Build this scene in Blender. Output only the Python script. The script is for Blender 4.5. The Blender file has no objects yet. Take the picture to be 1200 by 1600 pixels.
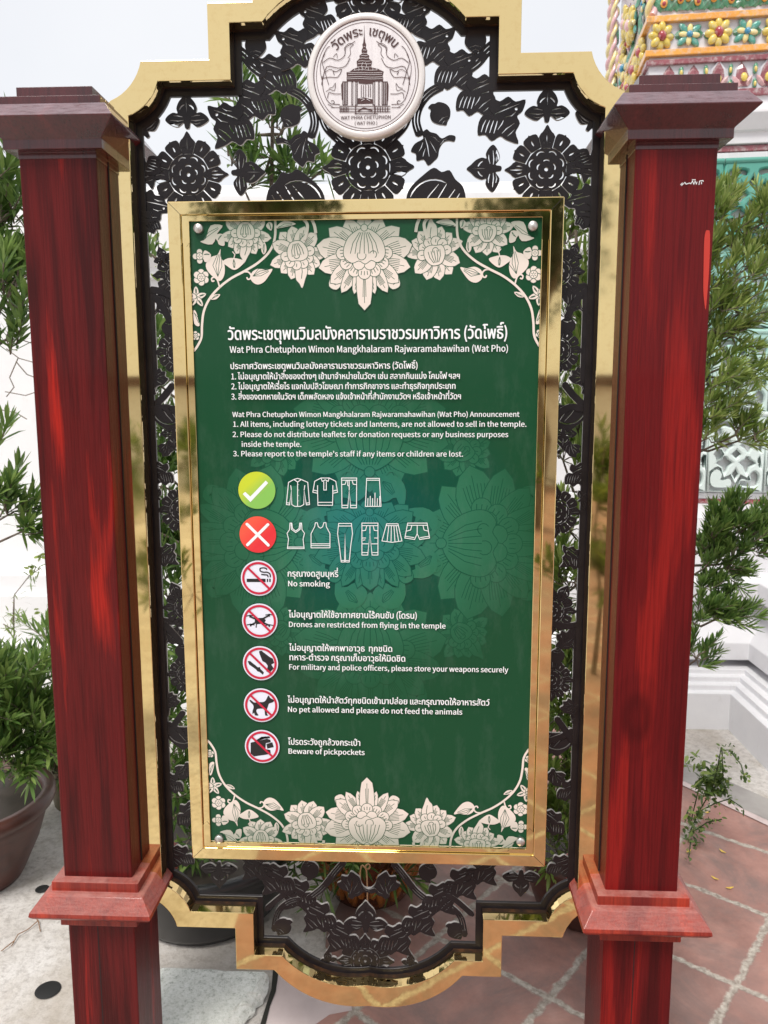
import bpy, bmesh, math, random, os
from mathutils import Vector, Matrix
from mathutils.geometry import tessellate_polygon
R = math.radians
random.seed(7)
SC = bpy.context.scene
COL = SC.collection
# ------------------------------------------------------------------ camera
FPX = 1220.0
PITCH, YAW, ROLL, CX = 0.13968, -0.04425, -0.001576, 0.10913
CAM = Vector((CX, -1.6, 1.6))
cp, sp, cy, sy, cr, sr = math.cos(PITCH), math.sin(PITCH), math.cos(YAW), math.sin(YAW), math.cos(ROLL), math.sin(ROLL)
FW = Vector((sy*cp, cy*cp, -sp)); RT0 = Vector((cy, -sy, 0)); UP0 = RT0.cross(FW)
RT = RT0*cr + UP0*sr; UP = UP0*cr - RT0*sr
cam = bpy.data.cameras.new('camera'); co = bpy.data.objects.new('camera', cam); COL.objects.link(co)
cam.sensor_fit = 'VERTICAL'; cam.sensor_height = 36.0; cam.lens = 36.0*FPX/1600.0
cam.clip_start = 0.05; cam.clip_end = 500
M4 = Matrix((RT, UP, -FW)).transposed().to_4x4(); M4.translation = CAM
co.matrix_world = M4
cam.dof.use_dof = True; cam.dof.focus_distance = 1.62; cam.dof.aperture_fstop = 9.0
SC.camera = co
# ------------------------------------------------------------------ world, sun, exposure
W = bpy.data.worlds.new("World"); SC.world = W; W.use_nodes = True
nt = W.node_tree; bg = nt.nodes['Background']
sky = nt.nodes.new('ShaderNodeTexSky'); sky.sky_type = 'NISHITA'; sky.sun_disc = False
SUN_EL, SUN_AZ = 58.0, 200.0          # azimuth clockwise from +Y: behind the camera, a little to its left
sky.sun_elevation = R(SUN_EL); sky.sun_rotation = R(SUN_AZ)
sky.dust_density = 4.0; sky.air_density = 1.0
mix = nt.nodes.new('ShaderNodeMix'); mix.data_type = 'RGBA'; mix.inputs[0].default_value = 0.85
mix.inputs[7].default_value = (7.75, 7.8, 8.0, 1)       # the even white cloud cover
tcw = nt.nodes.new('ShaderNodeTexCoord'); nzw = nt.nodes.new('ShaderNodeTexNoise'); nzw.inputs['Scale'].default_value = 2.2; nzw.inputs['Detail'].default_value = 5
nt.links.new(tcw.outputs['Generated'], nzw.inputs['Vector']); rpw = nt.nodes.new('ShaderNodeValToRGB')
rpw.color_ramp.elements[0].position = .35; rpw.color_ramp.elements[0].color = (.93, .935, .95, 1); rpw.color_ramp.elements[1].position = .65
mlw = nt.nodes.new('ShaderNodeMix'); mlw.data_type = 'RGBA'; mlw.blend_type = 'MULTIPLY'; mlw.inputs[0].default_value = 1.0
mlw.inputs[7].default_value = (8.0, 8.05, 8.2, 1); nt.links.new(nzw.outputs[0], rpw.inputs[0]); nt.links.new(rpw.outputs[0], mlw.inputs[6]); nt.links.new(mlw.outputs[2], mix.inputs[7])
nt.links.new(sky.outputs[0], mix.inputs[6]); nt.links.new(mix.outputs[2], bg.inputs[0])
bg.inputs[1].default_value = 0.1
sl = bpy.data.lights.new('sun', 'SUN'); sl.energy = 2.2; sl.angle = R(20); sl.color = (1, 0.965, 0.91)
so = bpy.data.objects.new('sun', sl); COL.objects.link(so)
sd = Vector((math.sin(R(SUN_AZ))*math.cos(R(SUN_EL)), math.cos(R(SUN_AZ))*math.cos(R(SUN_EL)), math.sin(R(SUN_EL))))
so.rotation_euler = sd.to_track_quat('Z', 'Y').to_euler(); so.location = sd*20
SC.view_settings.view_transform = 'Standard'; SC.view_settings.look = 'None'; SC.view_settings.gamma = 1.0
SC.view_settings.use_curve_mapping = False; SC.view_settings.exposure = 0.40
# ------------------------------------------------------------------ photo pixel -> place
def ray(px, py): return FW + RT*((px-600)/FPX) - UP*((py-800)/FPX)
def U(px, py, y0=0.0):                      # point on the upright plane y = y0
    d = ray(px, py); return CAM + d*((y0-CAM.y)/d.y)
def G(px, py, z=0.0):                       # point at height z
    d = ray(px, py); return CAM + d*((z-CAM.z)/d.z)
def S(px, py, y0=0.0):
    p = U(px, py, y0); return (p.x, p.z)
# ------------------------------------------------------------------ materials
def lin(c): return tuple(((v/255)/12.92 if v/255 <= .04045 else ((v/255+.055)/1.055)**2.4) for v in c)
def c4(c): return (c[0], c[1], c[2], 1)
class Mat:
    def __init__(s, name, col=(.5,.5,.5), rough=.5, metal=0., coat=0., coat_rough=.1, spec=None):
        s.m = bpy.data.materials.new(name); s.m.use_nodes = True; s.t = s.m.node_tree
        s.b = s.t.nodes['Principled BSDF']
        s.b.inputs['Base Color'].default_value = c4(col); s.b.inputs['Roughness'].default_value = rough
        s.b.inputs['Metallic'].default_value = metal
        s.b.inputs['Coat Weight'].default_value = coat; s.b.inputs['Coat Roughness'].default_value = coat_rough
        if spec is not None: s.b.inputs['Specular IOR Level'].default_value = spec
    def n(s, k, **kw):
        q = s.t.nodes.new('ShaderNode'+k)
        for a, v in kw.items(): setattr(q, a, v)
        return q
    def l(s, a, b): s.t.links.new(a, b)
    def coord(s, scale=(1,1,1), rot=(0,0,0), loc=(0,0,0)):
        tc = s.n('TexCoord'); mp = s.n('Mapping'); mp.inputs['Scale'].default_value = scale
        mp.inputs['Rotation'].default_value = rot; mp.inputs['Location'].default_value = loc
        s.l(tc.outputs['Object'], mp.inputs[0]); return mp.outputs[0]
    def noise(s, vec, scale=5, detail=5, rough=.6, dist=0.):
        q = s.n('TexNoise'); q.inputs['Scale'].default_value = scale; q.inputs['Detail'].default_value = detail
        q.inputs['Roughness'].default_value = rough; q.inputs['Distortion'].default_value = dist
        s.l(vec, q.inputs['Vector']); return q.outputs[0]
    def ramp(s, fac, stops):
        q = s.n('ValToRGB'); e = q.color_ramp.elements
        while len(e) < len(stops): e.new(0.5)
        for k, (p, c) in enumerate(stops):
            e[k].position = p; e[k].color = c4(c) if not isinstance(c, (int, float)) else (c, c, c, 1)
        s.l(fac, q.inputs[0]); return q.outputs[0]
    def mixc(s, fac, a, b, mode='MIX'):
        q = s.n('Mix', data_type='RGBA', blend_type=mode)
        for i, v in ((0, fac), (6, a), (7, b)):
            if hasattr(v, 'is_linked'): s.l(v, q.inputs[i])
            elif i == 0: q.inputs[0].default_value = v
            else: q.inputs[i].default_value = c4(v)
        return q.outputs[2]
    def math(s, op, a, b=None, clamp=False):
        q = s.n('Math', operation=op, use_clamp=clamp)
        for i, v in ((0, a), (1, b)):
            if v is None: continue
            if hasattr(v, 'is_linked'): s.l(v, q.inputs[i])
            else: q.inputs[i].default_value = v
        return q.outputs[0]
    def sep(s, vec):
        q = s.n('SeparateXYZ'); s.l(vec, q.inputs[0]); return q.outputs
    def base(s, o): s.l(o, s.b.inputs['Base Color'])
    def rough(s, o): s.l(o, s.b.inputs['Roughness'])
    def bump(s, h, strength=.3, dist=.01):
        q = s.n('Bump'); q.inputs['Strength'].default_value = strength; q.inputs['Distance'].default_value = dist
        s.l(h, q.inputs['Height']); s.l(q.outputs[0], s.b.inputs['Normal'])
MT = {}
# polished brass sheet
k = Mat('brass', (.80,.60,.27), .06, 1.0); v = k.coord()
n1 = k.noise(v, 3, 4, .6); n2 = k.noise(v, 60, 5, .7)
k.base(k.mixc(k.ramp(n2, [(.5, 0.), (.85, .5)]), k.ramp(k.noise(v, 2.2, 3, .5), [(.3, (.78,.585,.265)), (.7, (.83,.65,.325))]), (.62,.40,.16)))
k.rough(k.ramp(n1, [(.4, .02), (.8, .09)])); k.bump(k.noise(k.coord((1,1,.35)), 6, 2, .4), .07, .004)
MT['brass'] = k.m
k = Mat('frame_wood', (.055,.028,.015), .35, 0, .5, .2); v = k.coord((14,14,1))
k.base(k.ramp(k.noise(v, 4, 5, .6), [(.3, (.012,.008,.007)), (.55, (.04,.02,.010)), (.75, (.13,.055,.02))])); MT['frame_wood'] = k.m
k = Mat('dark_metal', (.022,.018,.022), .30, 0, spec=.3); v = k.coord()
k.base(k.ramp(k.noise(v, 22, 5, .7), [(.35, (.008,.006,.007)), (.7, (.018,.014,.016))])); MT['dark_metal'] = k.m
k = Mat('cut_edge', (.34,.32,.31), .35, .4); MT['cut_edge'] = k.m
# red varnished wood: broad light and dark boards, long figure, fine grain
def wood(name, dark, mid, bright, seed=0.0, dust=0., rg=.28, spec=.13, coat=.09, top_col=(.46,.22,.19)):
    k = Mat(name, mid, rg, 0, coat, .08, spec)
    v = k.coord((3.2, 3.2, .30), loc=(seed, seed*.7, seed*.3)); fine = k.coord((70, 70, 1.6), loc=(seed, 0, seed)); med = k.coord((20, 20, .8), loc=(0, seed, seed))
    a = k.noise(v, 3.4, 3, .45, 1.1)
    m = k.math('ADD', a, k.math('MULTIPLY', k.math('SUBTRACT', k.noise(med, 2.5, 5, .7), .5), .42))
    c = k.ramp(m, [(.34, dark), (.47, mid), (.56, mid), (.68, bright)])
    b = k.noise(fine, 3, 5, .65)
    c = k.mixc(k.math('MULTIPLY', k.ramp(b, [(.45, 0.), (.65, 1.)]), .42), c, tuple(x*.5 for x in dark))
    # knots: rings drawn out along the grain
    kv = k.coord((7, 7, 4.2), loc=(seed*1.7, seed, seed*.9)); vo = k.n('TexVoronoi'); vo.inputs['Scale'].default_value = .55; k.l(kv, vo.inputs['Vector'])
    d = vo.outputs['Distance']; rings = k.math('SINE', k.math('MULTIPLY', d, 60.))
    kf = k.math('MULTIPLY', k.ramp(d, [(.08, 1.), (.26, 0.)]), k.math('ADD', k.math('MULTIPLY', rings, .25), .5))
    c = k.mixc(kf, c, tuple(x*.6 for x in dark))
    if dust:  # paler, rougher tone on upward faces; dust on the base moulding
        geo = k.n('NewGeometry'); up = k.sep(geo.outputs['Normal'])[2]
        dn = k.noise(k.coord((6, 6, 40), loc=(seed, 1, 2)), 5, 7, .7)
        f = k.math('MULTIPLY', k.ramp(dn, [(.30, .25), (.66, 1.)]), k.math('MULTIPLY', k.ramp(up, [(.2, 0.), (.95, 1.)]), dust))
        c = k.mixc(f, c, top_col); k.rough(k.math('ADD', k.math('MULTIPLY', f, .4), rg))
    k.base(c); k.bump(k.math('ADD', k.noise(fine, 4, 5, .7), k.math('MULTIPLY', k.noise(k.coord((30,30,4)), 6, 4, .6), .6)), .35, .003); return k.m
MT['wood_a'] = wood('post_wood', (.050,.006,.006), (.110,.009,.009), (.38,.018,.011), 1.3)
MT['wood_b'] = wood('post_wood_bright', (.060,.005,.006), (.125,.007,.008), (.24,.012,.010), 5.1)
MT['wood_cap'] = wood('cap_wood', (.050,.008,.010), (.078,.010,.012), (.115,.013,.014), 2.2, .75, .2, .4, .6, (.42,.33,.38))  # cap slopes turn pale lavender where they face up
MT['wood_base'] = wood('base_wood', (.15,.014,.012), (.27,.030,.018), (.42,.045,.022), 3.7, .75, .3, .3, .15)
k = Mat('bare_red', (.50,.030,.016), .4); MT['bare_red'] = k.m
k = Mat('gap_dark', (.008,.004,.004), .7); MT['gap'] = k.m
# printed sheet: green ground, teal towards the middle
PZ, PX0 = 1.6-.305, 0.002                    # centre of the printed rosette
def radial(k):
    v = k.coord(loc=(-PX0, 0, -(1.6-.255))); x, y, z = k.sep(v)
    d = k.math('SQRT', k.math('ADD', k.math('MULTIPLY', x, x), k.math('MULTIPLY', z, z)))
    return d, x, z
def panel_mat(name, teal, mid, out, r0, r1, rg=.23):
    k = Mat(name, out, rg, 0, 0, .12, .19); d, x, z = radial(k)
    nz = k.noise(k.coord(loc=(0.3,0,.1)), 3.2, 3, .5)
    d2 = k.math('ADD', d, k.math('MULTIPLY', k.math('SUBTRACT', nz, .5), .22))
    c = k.ramp(d2, [(0., teal), (r0, mid), (r1, out)])
    sm = k.noise(k.coord((3,1,1)), 7, 6, .7)
    c = k.mixc(k.ramp(sm, [(.5, 0.), (.8, .09)]), c, (.28,.33,.30)); k.base(c); k.rough(k.ramp(sm, [(.35, .10), (.7, .20)])); k.bump(k.noise(k.coord(), 4.5, 2, .4), .05, .004); return k
MT['green'] = panel_mat('green_print', lin((6,74,74)), lin((14,74,56)), lin((26,72,46)), .16, .33).m
MT['wm_fill'] = panel_mat('rosette_print', lin((36,114,108)), lin((46,108,80)), lin((31,80,53)), .17, .35).m
MT['wm_line'] = panel_mat('rosette_lines', lin((10,84,80)), lin((22,82,60)), lin((26,72,46)), .19, .35).m
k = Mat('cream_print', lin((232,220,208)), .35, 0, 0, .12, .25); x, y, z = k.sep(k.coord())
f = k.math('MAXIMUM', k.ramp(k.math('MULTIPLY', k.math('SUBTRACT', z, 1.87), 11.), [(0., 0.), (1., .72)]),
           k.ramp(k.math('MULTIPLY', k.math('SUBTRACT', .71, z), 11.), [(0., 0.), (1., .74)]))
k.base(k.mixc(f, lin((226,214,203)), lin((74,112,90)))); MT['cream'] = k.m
MT['line_green'] = Mat('line_green', lin((45,84,62)), .3, 0, .3, .12).m
MT['ink_white'] = Mat('white_print', (.84,.86,.86), .35).m
MT['ink_black'] = Mat('black_print', (.012,.011,.012), .35).m
MT['ink_red'] = Mat('crimson_print', lin((196,26,60)), .35).m
MT['sign_white'] = Mat('icon_white_print', lin((226,228,240)), .35).m
k = Mat('tick_green_print', (.3,.5,.1), .35, 0, .3); x, y, z = k.sep(k.coord())
a = S(402,766); d = k.math('ADD', k.math('MULTIPLY', k.math('SUBTRACT', x, a[0]), 14.), k.math('MULTIPLY', k.math('SUBTRACT', a[1], z), 16.))
k.base(k.ramp(k.math('ADD', d, .5), [(.05, lin((196,208,40))), (.75, lin((132,190,84)))])); MT['tick'] = k.m
k = Mat('cross_red_print', (.6,.03,.03), .35, 0, .3); x, y, z = k.sep(k.coord())
a = S(403,835); d = k.math('ADD', k.math('MULTIPLY', k.math('SUBTRACT', x, a[0]), 12.), k.math('MULTIPLY', k.math('SUBTRACT', a[1], z), 12.))
k.base(k.ramp(k.math('ADD', d, .5), [(.05, lin((240,84,60))), (.75, lin((222,40,48)))])); MT['cross'] = k.m
# medallion
k = Mat('enamel_plate', lin((222,214,214)), .3, .15); k.base(k.ramp(k.noise(k.coord((40,40,3)), 4, 3, .5), [(.3, lin((222,216,217))), (.7, lin((232,227,227)))])); MT['plate'] = k.m
MT['ring'] = Mat('ring_silver', lin((226,220,216)), .28, .3).m
MT['emblem'] = Mat('emblem_brown', lin((72,44,42)), .4).m
k = Mat('bolt_steel', (.62,.6,.57), .38, .85); k.base(k.ramp(k.noise(k.coord((3,3,3)), 60, 3, .6), [(.35, (.48,.46,.43)), (.7, (.7,.67,.64))])); MT['bolt'] = k.m
# masonry
def plaster(name, a, b, dirt=(.5,.47,.42), amt=.5):
    k = Mat(name, a, .75); v = k.coord()
    c = k.ramp(k.noise(v, 2.2, 6, .65), [(.35, b), (.65, a)])
    c = k.mixc(k.ramp(k.noise(k.coord((1,1,.4)), 6, 8, .75), [(.56, 0.), (.78, amt)]), c, dirt)
    k.base(c); k.bump(k.noise(v, 45, 4, .6), .12, .004); return k.m
MT['plaster'] = plaster('white_plaster', (.82,.815,.82), (.75,.745,.76), (.52,.50,.47), .45)
MT['plaster2'] = plaster('shrine_plaster', (.80,.795,.81), (.71,.705,.73), (.46,.44,.42), .5)
k = Mat('concrete', (.5,.47,.43), .85); v = k.coord()
c = k.ramp(k.noise(v, 1.7, 8, .7), [(.3, (.42,.375,.335)), (.48, (.62,.585,.55)), (.7, (.78,.755,.735))])
c = k.mixc(k.ramp(k.noise(v, 40, 6, .8), [(.46, 0.), (.70, .7)]), c, (.24,.21,.185))
c = k.mixc(k.ramp(k.noise(k.coord(loc=(1,7,0)), 1.1, 6, .7, .6), [(.5, 0.), (.66, .55)]), c, (.40,.34,.27))
c = k.mixc(k.ramp(k.noise(v, 130, 4, .8), [(.58, 0.), (.74, .45)]), c, (.80,.78,.76))
c = k.mixc(k.ramp(k.noise(k.coord(loc=(3,1,0)), 4.5, 6, .7, .5), [(.55, 0.), (.68, .55)]), c, (.34,.30,.24))
k.base(c); k.bump(k.noise(v, 55, 6, .75), .5, .01); MT['concrete'] = k.m
# terracotta paving: tiles turned 37.5 degrees
def tile_mat():
    k = Mat('terracotta_paving', (.3,.17,.14), .6)
    tc = k.n('TexCoord'); mp = k.n('Mapping'); mp.vector_type = 'TEXTURE'; mp.inputs['Rotation'].default_value = (0, 0, R(-37.5))
    k.l(tc.outputs['Object'], mp.inputs[0])
    wob = k.noise(k.coord(), 22, 4, .7); x, y, z = k.sep(mp.outputs[0])
    w = k.math('MULTIPLY', k.math('SUBTRACT', wob, .5), .034)
    P = .373
    def edge(q, ph):
        a = k.math('ADD', k.math('SUBTRACT', q, ph), w); a = k.math('DIVIDE', a, P)
        fl = k.math('FLOOR', a); fr = k.math('SUBTRACT', a, fl)
        return fl, k.math('MINIMUM', fr, k.math('SUBTRACT', 1., fr))
    fx, ex = edge(x, .546); fy, ey = edge(y, .917)
    e = k.math('MINIMUM', ex, ey)
    g = k.ramp(e, [(.018, 1.), (.036, 0.)])
    cmb = k.n('CombineXYZ'); k.l(fx, cmb.inputs[0]); k.l(fy, cmb.inputs[1])
    wn = k.n('TexWhiteNoise'); k.l(cmb.outputs[0], wn.inputs['Vector'])
    v = k.coord()
    c = k.ramp(k.noise(v, 5, 7, .7), [(.3, lin((128,94,86))), (.55, lin((164,124,113))), (.75, lin((186,150,140)))])
    c = k.mixc(k.math('MULTIPLY', wn.outputs['Value'], .45), c, lin((166,122,112)))
    c = k.mixc(k.ramp(k.noise(k.coord(loc=(2,5,0)), 2.6, 6, .7, .8), [(.44, 0.), (.62, .85)]), c, lin((124,104,99)))
    gr = k.ramp(k.noise(v, 60, 5, .7), [(.35, lin((132,120,110))), (.7, lin((198,190,178)))])
    k.base(k.mixc(g, c, gr)); k.rough(k.ramp(k.noise(v, 9, 5, .7), [(.35, .42), (.65, .75)]))
    h = k.math('ADD', k.math('MULTIPLY', g, -.6), k.math('MULTIPLY', k.noise(v, 50, 5, .7), .35))
    k.bump(h, .4, .008); return k.m
MT['tile'] = tile_mat()
k = Mat('granite', (.6,.62,.58), .7); v = k.coord()
c = k.ramp(k.noise(v, 90, 6, .8), [(.34, (.36,.38,.34)), (.46, (.70,.72,.67)), (.62, (.86,.87,.84))])
c = k.mixc(k.ramp(k.noise(v, 3, 4, .6), [(.45, 0.), (.7, .35)]), c, (.5,.5,.43)); k.base(c); k.bump(k.noise(v, 40, 6, .8), .5, .01); MT['granite'] = k.m
MT['kerb'] = plaster('kerb_stone', (.40,.38,.36), (.27,.25,.24), (.16,.15,.14), .6)
# ceramics
def glaze(name, a, b, r=.22):
    k = Mat(name, a, r, 0, .3, .1); c = k.ramp(k.noise(k.coord(), 14, 4, .6), [(.3, b), (.7, a)]); c = k.mixc(k.ramp(k.noise(k.coord(), 38, 6, .75), [(.48, .06), (.68, .65)]), c, (.62,.60,.58)); k.base(k.mixc(k.ramp(k.noise(k.coord(loc=(3,2,1)), 22, 6, .75), [(.58, 0.), (.75, .7)]), c, (.20,.18,.16))); return k.m
MT['c_yellow'] = glaze('yellow_glaze', lin((232,206,86)), lin((206,176,52)))
MT['c_cream'] = glaze('cream_glaze', lin((240,224,160)), lin((224,202,120)))
MT['c_orange'] = glaze('orange_glaze', lin((240,172,56)), lin((224,146,30)))
MT['c_red'] = glaze('red_glaze', lin((170,28,48)), lin((140,20,40)))
MT['c_maroon'] = glaze('maroon_glaze', lin((150,66,78)), lin((124,52,64)))
MT['c_pink'] = glaze('pink_glaze', lin((232,188,190)), lin((212,160,166)))
MT['c_green'] = glaze('green_glaze', lin((72,152,112)), lin((48,124,90)))
MT['c_teal'] = glaze('teal_glaze', lin((70,164,146)), lin((44,134,118)))
MT['c_blue'] = glaze('blue_glaze', lin((24,140,180)), lin((16,110,150)))
MT['c_white'] = glaze('white_glaze', lin((228,226,230)), lin((196,196,206)), .35)
MT['pale_stone'] = plaster('pale_pink_stone', lin((214,200,198)), lin((186,168,166)), lin((140,128,122)), .8)
MT['crack'] = Mat('crack_dark', (.02,.02,.015), .9).m
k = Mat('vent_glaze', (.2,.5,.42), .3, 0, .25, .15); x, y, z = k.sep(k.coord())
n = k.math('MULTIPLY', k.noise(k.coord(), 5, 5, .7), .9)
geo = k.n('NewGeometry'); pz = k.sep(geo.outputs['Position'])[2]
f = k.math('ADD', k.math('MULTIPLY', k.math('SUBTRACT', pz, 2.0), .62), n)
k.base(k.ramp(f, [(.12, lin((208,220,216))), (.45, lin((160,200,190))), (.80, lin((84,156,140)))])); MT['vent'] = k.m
# pots and plants
def clay(name, a, b, rg=.35):
    k = Mat(name, a, rg, 0, .3, .2); k.base(k.ramp(k.noise(k.coord((1,1,2)), 6, 6, .7), [(.3, b), (.7, a)])); return k.m
MT['pot_brown'] = clay('brown_clay', lin((92,48,36)), lin((54,28,22)), .5)
MT['pot_black'] = clay('black_plastic', (.02,.02,.022), (.012,.012,.013), .4)
MT['pot_glaze'] = clay('brown_glaze', lin((104,52,26)), lin((54,24,14)), .2)
MT['pot_gold'] = clay('ochre_relief', lin((176,108,44)), lin((126,70,26)), .3)
MT['pot_olive'] = clay('olive_clay', lin((128,116,84)), lin((92,82,58)), .6)
MT['soil'] = clay('soil', (.05,.035,.025), (.025,.018,.012), .95)
k = Mat('bark', (.16,.12,.09), .85); k.base(k.ramp(k.noise(k.coord((8,8,2)), 6, 6, .7), [(.3, (.09,.065,.05)), (.7, (.26,.21,.16))])); k.bump(k.noise(k.coord((8,8,2)), 9, 5, .7), .5, .01); MT['bark'] = k.m
def leafmat(name, cols, rg=.38):
    k = Mat(name, cols[1], rg); at = k.n('Attribute', attribute_name='tint')
    c = k.ramp(at.outputs['Fac'], [(0., cols[0]), (.5, cols[1]), (1., cols[2])]); k.base(c)
    k.b.inputs['Subsurface Weight'].default_value = 0.0
    tr = k.n('BsdfTranslucent'); k.l(c, tr.inputs[0]); mx = k.n('MixShader'); mx.inputs[0].default_value = .42
    out = k.t.nodes['Material Output']; k.l(k.b.outputs[0], mx.inputs[1]); k.l(tr.outputs[0], mx.inputs[2]); k.l(mx.outputs[0], out.inputs[0]); return k.m
MT['leaf'] = leafmat('podocarpus_leaf', [(.035,.080,.020), (.10,.19,.042), (.26,.37,.10)])
MT['leaf_olive'] = leafmat('olive_leaf', [(.060,.110,.020), (.17,.26,.050), (.40,.47,.15)])
MT['leaf_weed'] = leafmat('weed_leaf', [(.06,.11,.03), (.13,.21,.05), (.30,.38,.10)])
MT['leaf_dark'] = leafmat('tree_leaf', [(.015,.035,.012), (.035,.075,.02), (.08,.13,.035)])
MT['petal'] = Mat('dry_petal', lin((214,180,80)), .6).m
MT['straw'] = Mat('straw', lin((138,100,66)), .8).m
MT['twine'] = Mat('twine', lin((196,156,116)), .8).m
MT['drain'] = Mat('drain_black', (.012,.012,.012), .6).m
# ------------------------------------------------------------------ mesh helpers
class B:
    def __init__(s): s.v = []; s.f = []; s.sm = []; s.mi = []; s.cur = 0
    def add(s, vs, fs, smooth=False):
        o = len(s.v); s.v += [tuple(p) for p in vs]; s.f += [tuple(i+o for i in f) for f in fs]
        s.sm += [smooth]*len(fs); s.mi += [s.cur]*len(fs)
    def box(s, x0, x1, y0, y1, z0, z1):
        s.add([(x0,y0,z0),(x1,y0,z0),(x1,y1,z0),(x0,y1,z0),(x0,y0,z1),(x1,y0,z1),(x1,y1,z1),(x0,y1,z1)],
              [(0,3,2,1),(4,5,6,7),(0,1,5,4),(1,2,6,5),(2,3,7,6),(3,0,4,7)])
    def rings(s, rings, smooth=False, caps=True, closed=False):
        n = len(rings[0]); vs = [p for r in rings for p in r]; fs = []
        for a in range(len(rings) - (0 if closed else 1)):
            b = (a+1) % len(rings)
            for i in range(n):
                j = (i+1) % n; fs.append((a*n+i, a*n+j, b*n+j, b*n+i))
        s.add(vs, fs, smooth)
        if caps and not closed:
            s.add(rings[0], [tuple(range(n))[::-1]]); s.add(rings[-1], [tuple(range(n))])
    def lathe(s, prof, seg=32, c=(0,0,0), smooth=True, rot=0., caps=True):
        s.rings([[(c[0]+r*math.cos(rot+2*math.pi*i/seg), c[1]+r*math.sin(rot+2*math.pi*i/seg), c[2]+z) for i in range(seg)] for r, z in prof], smooth, caps)
    def square(s, prof, c=(0,0,0)):          # stack of square sections: (half width, z)
        s.rings([[(c[0]+a*h, c[1]+b*h, c[2]+z) for a, b in ((-1,-1),(1,-1),(1,1),(-1,1))] for h, z in prof])
    def tube(s, pts, rad, seg=8, smooth=True):
        pts = [Vector(p) for p in pts]; rs = rad if isinstance(rad, (list, tuple)) else [rad]*len(pts)
        prev = None; rings = []
        for i, p in enumerate(pts):
            t = (pts[min(i+1, len(pts)-1)] - pts[max(i-1, 0)]).normalized()
            a = (prev - t*prev.dot(t)) if prev else t.orthogonal()
            a.normalize(); prev = a; b = t.cross(a)
            rings.append([p + (a*math.cos(2*math.pi*q/seg) + b*math.sin(2*math.pi*q/seg))*rs[i] for q in range(seg)])
        s.rings(rings, smooth)
    def poly(s, pts, y):                       # flat polygon (x, z) facing the camera side
        q = [Vector((p[0], p[1], 0)) for p in pts]
        tr = tessellate_polygon([q]); fs = []
        for t in tr:
            a, b, c = (q[i] for i in t)
            cr = (b.x-a.x)*(c.y-a.y)-(b.y-a.y)*(c.x-a.x)
            if abs(cr) < 1e-14: continue
            fs.append(tuple(t) if cr > 0 else (t[0], t[2], t[1]))
        s.add([(p[0], y, p[1]) for p in pts], fs)
    def line(s, pts, w, y, closed=False):     # flat stroke of width w
        pts = [Vector(p) for p in pts]
        if closed: pts = pts + [pts[0]]
        n = len(pts); nor = []
        for i in range(n):
            if closed and i in (0, n-1): d = (pts[1]-pts[0]).normalized() + (pts[-1]-pts[-2]).normalized()
            else:
                d = Vector((0, 0))
                if i > 0: d += (pts[i]-pts[i-1]).normalized()
                if i < n-1: d += (pts[i+1]-pts[i]).normalized()
            if d.length < 1e-9: d = Vector((1, 0))
            d.normalize(); m = Vector((-d.y, d.x))
            seg = (pts[min(i+1, n-1)]-pts[max(i, 0)]) if i < n-1 else pts[i]-pts[i-1]
            seg.normalize(); cs = abs(m.dot(Vector((-seg.y, seg.x)))); nor.append(m/max(cs, .45))
        vs = []
        for p, m in zip(pts, nor):
            a = p + m*(w/2); b = p - m*(w/2); vs += [(a.x, y, a.y), (b.x, y, b.y)]
        s.add(vs, [(2*i, 2*i+1, 2*i+3, 2*i+2) for i in range(n-1)])
    def mesh(s, name, mats):
        me = bpy.data.meshes.new(name); me.from_pydata(s.v, [], s.f)
        for m in (mats if isinstance(mats, (list, tuple)) else [mats]): me.materials.append(MT[m] if isinstance(m, str) else m)
        me.polygons.foreach_set('use_smooth', s.sm); me.polygons.foreach_set('material_index', s.mi); me.update(); return me
    def build(s, name, mats, parent=None, bevel=0., loc=None, seg=2):
        o = bpy.data.objects.new(name, s.mesh(name, mats)); COL.objects.link(o); o.parent = parent
        if loc: o.location = loc
        if bevel:
            bm = bmesh.new(); bm.from_mesh(o.data); bmesh.ops.remove_doubles(bm, verts=bm.verts, dist=1e-5)
            bmesh.ops.recalc_face_normals(bm, faces=bm.faces)
            ed = [e for e in bm.edges if len(e.link_faces) == 2 and e.calc_face_angle(0) > R(28)]
            bmesh.ops.bevel(bm, geom=ed, offset=bevel, offset_type='OFFSET', segments=seg, profile=.6, affect='EDGES', clamp_overlap=True)
            bm.to_mesh(o.data); bm.free()
        return o
def obj(name, me, parent=None, mw=None):
    o = bpy.data.objects.new(name, me); COL.objects.link(o); o.parent = parent
    if mw is not None: o.matrix_local = mw
    return o
def thing(name, label, cat, loc=(0,0,0), rz=0., group=None):
    o = bpy.data.objects.new(name, None); COL.objects.link(o); o.location = loc; o.rotation_euler = (0, 0, rz)
    o.empty_display_size = .1
    return tag(o, label, cat, group)
def tag(o, label, cat, group=None):
    o['label'] = label; o['category'] = cat
    if group: o['group'] = group
    return o
def struct(o): o['kind'] = 'structure'; return o
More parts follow.
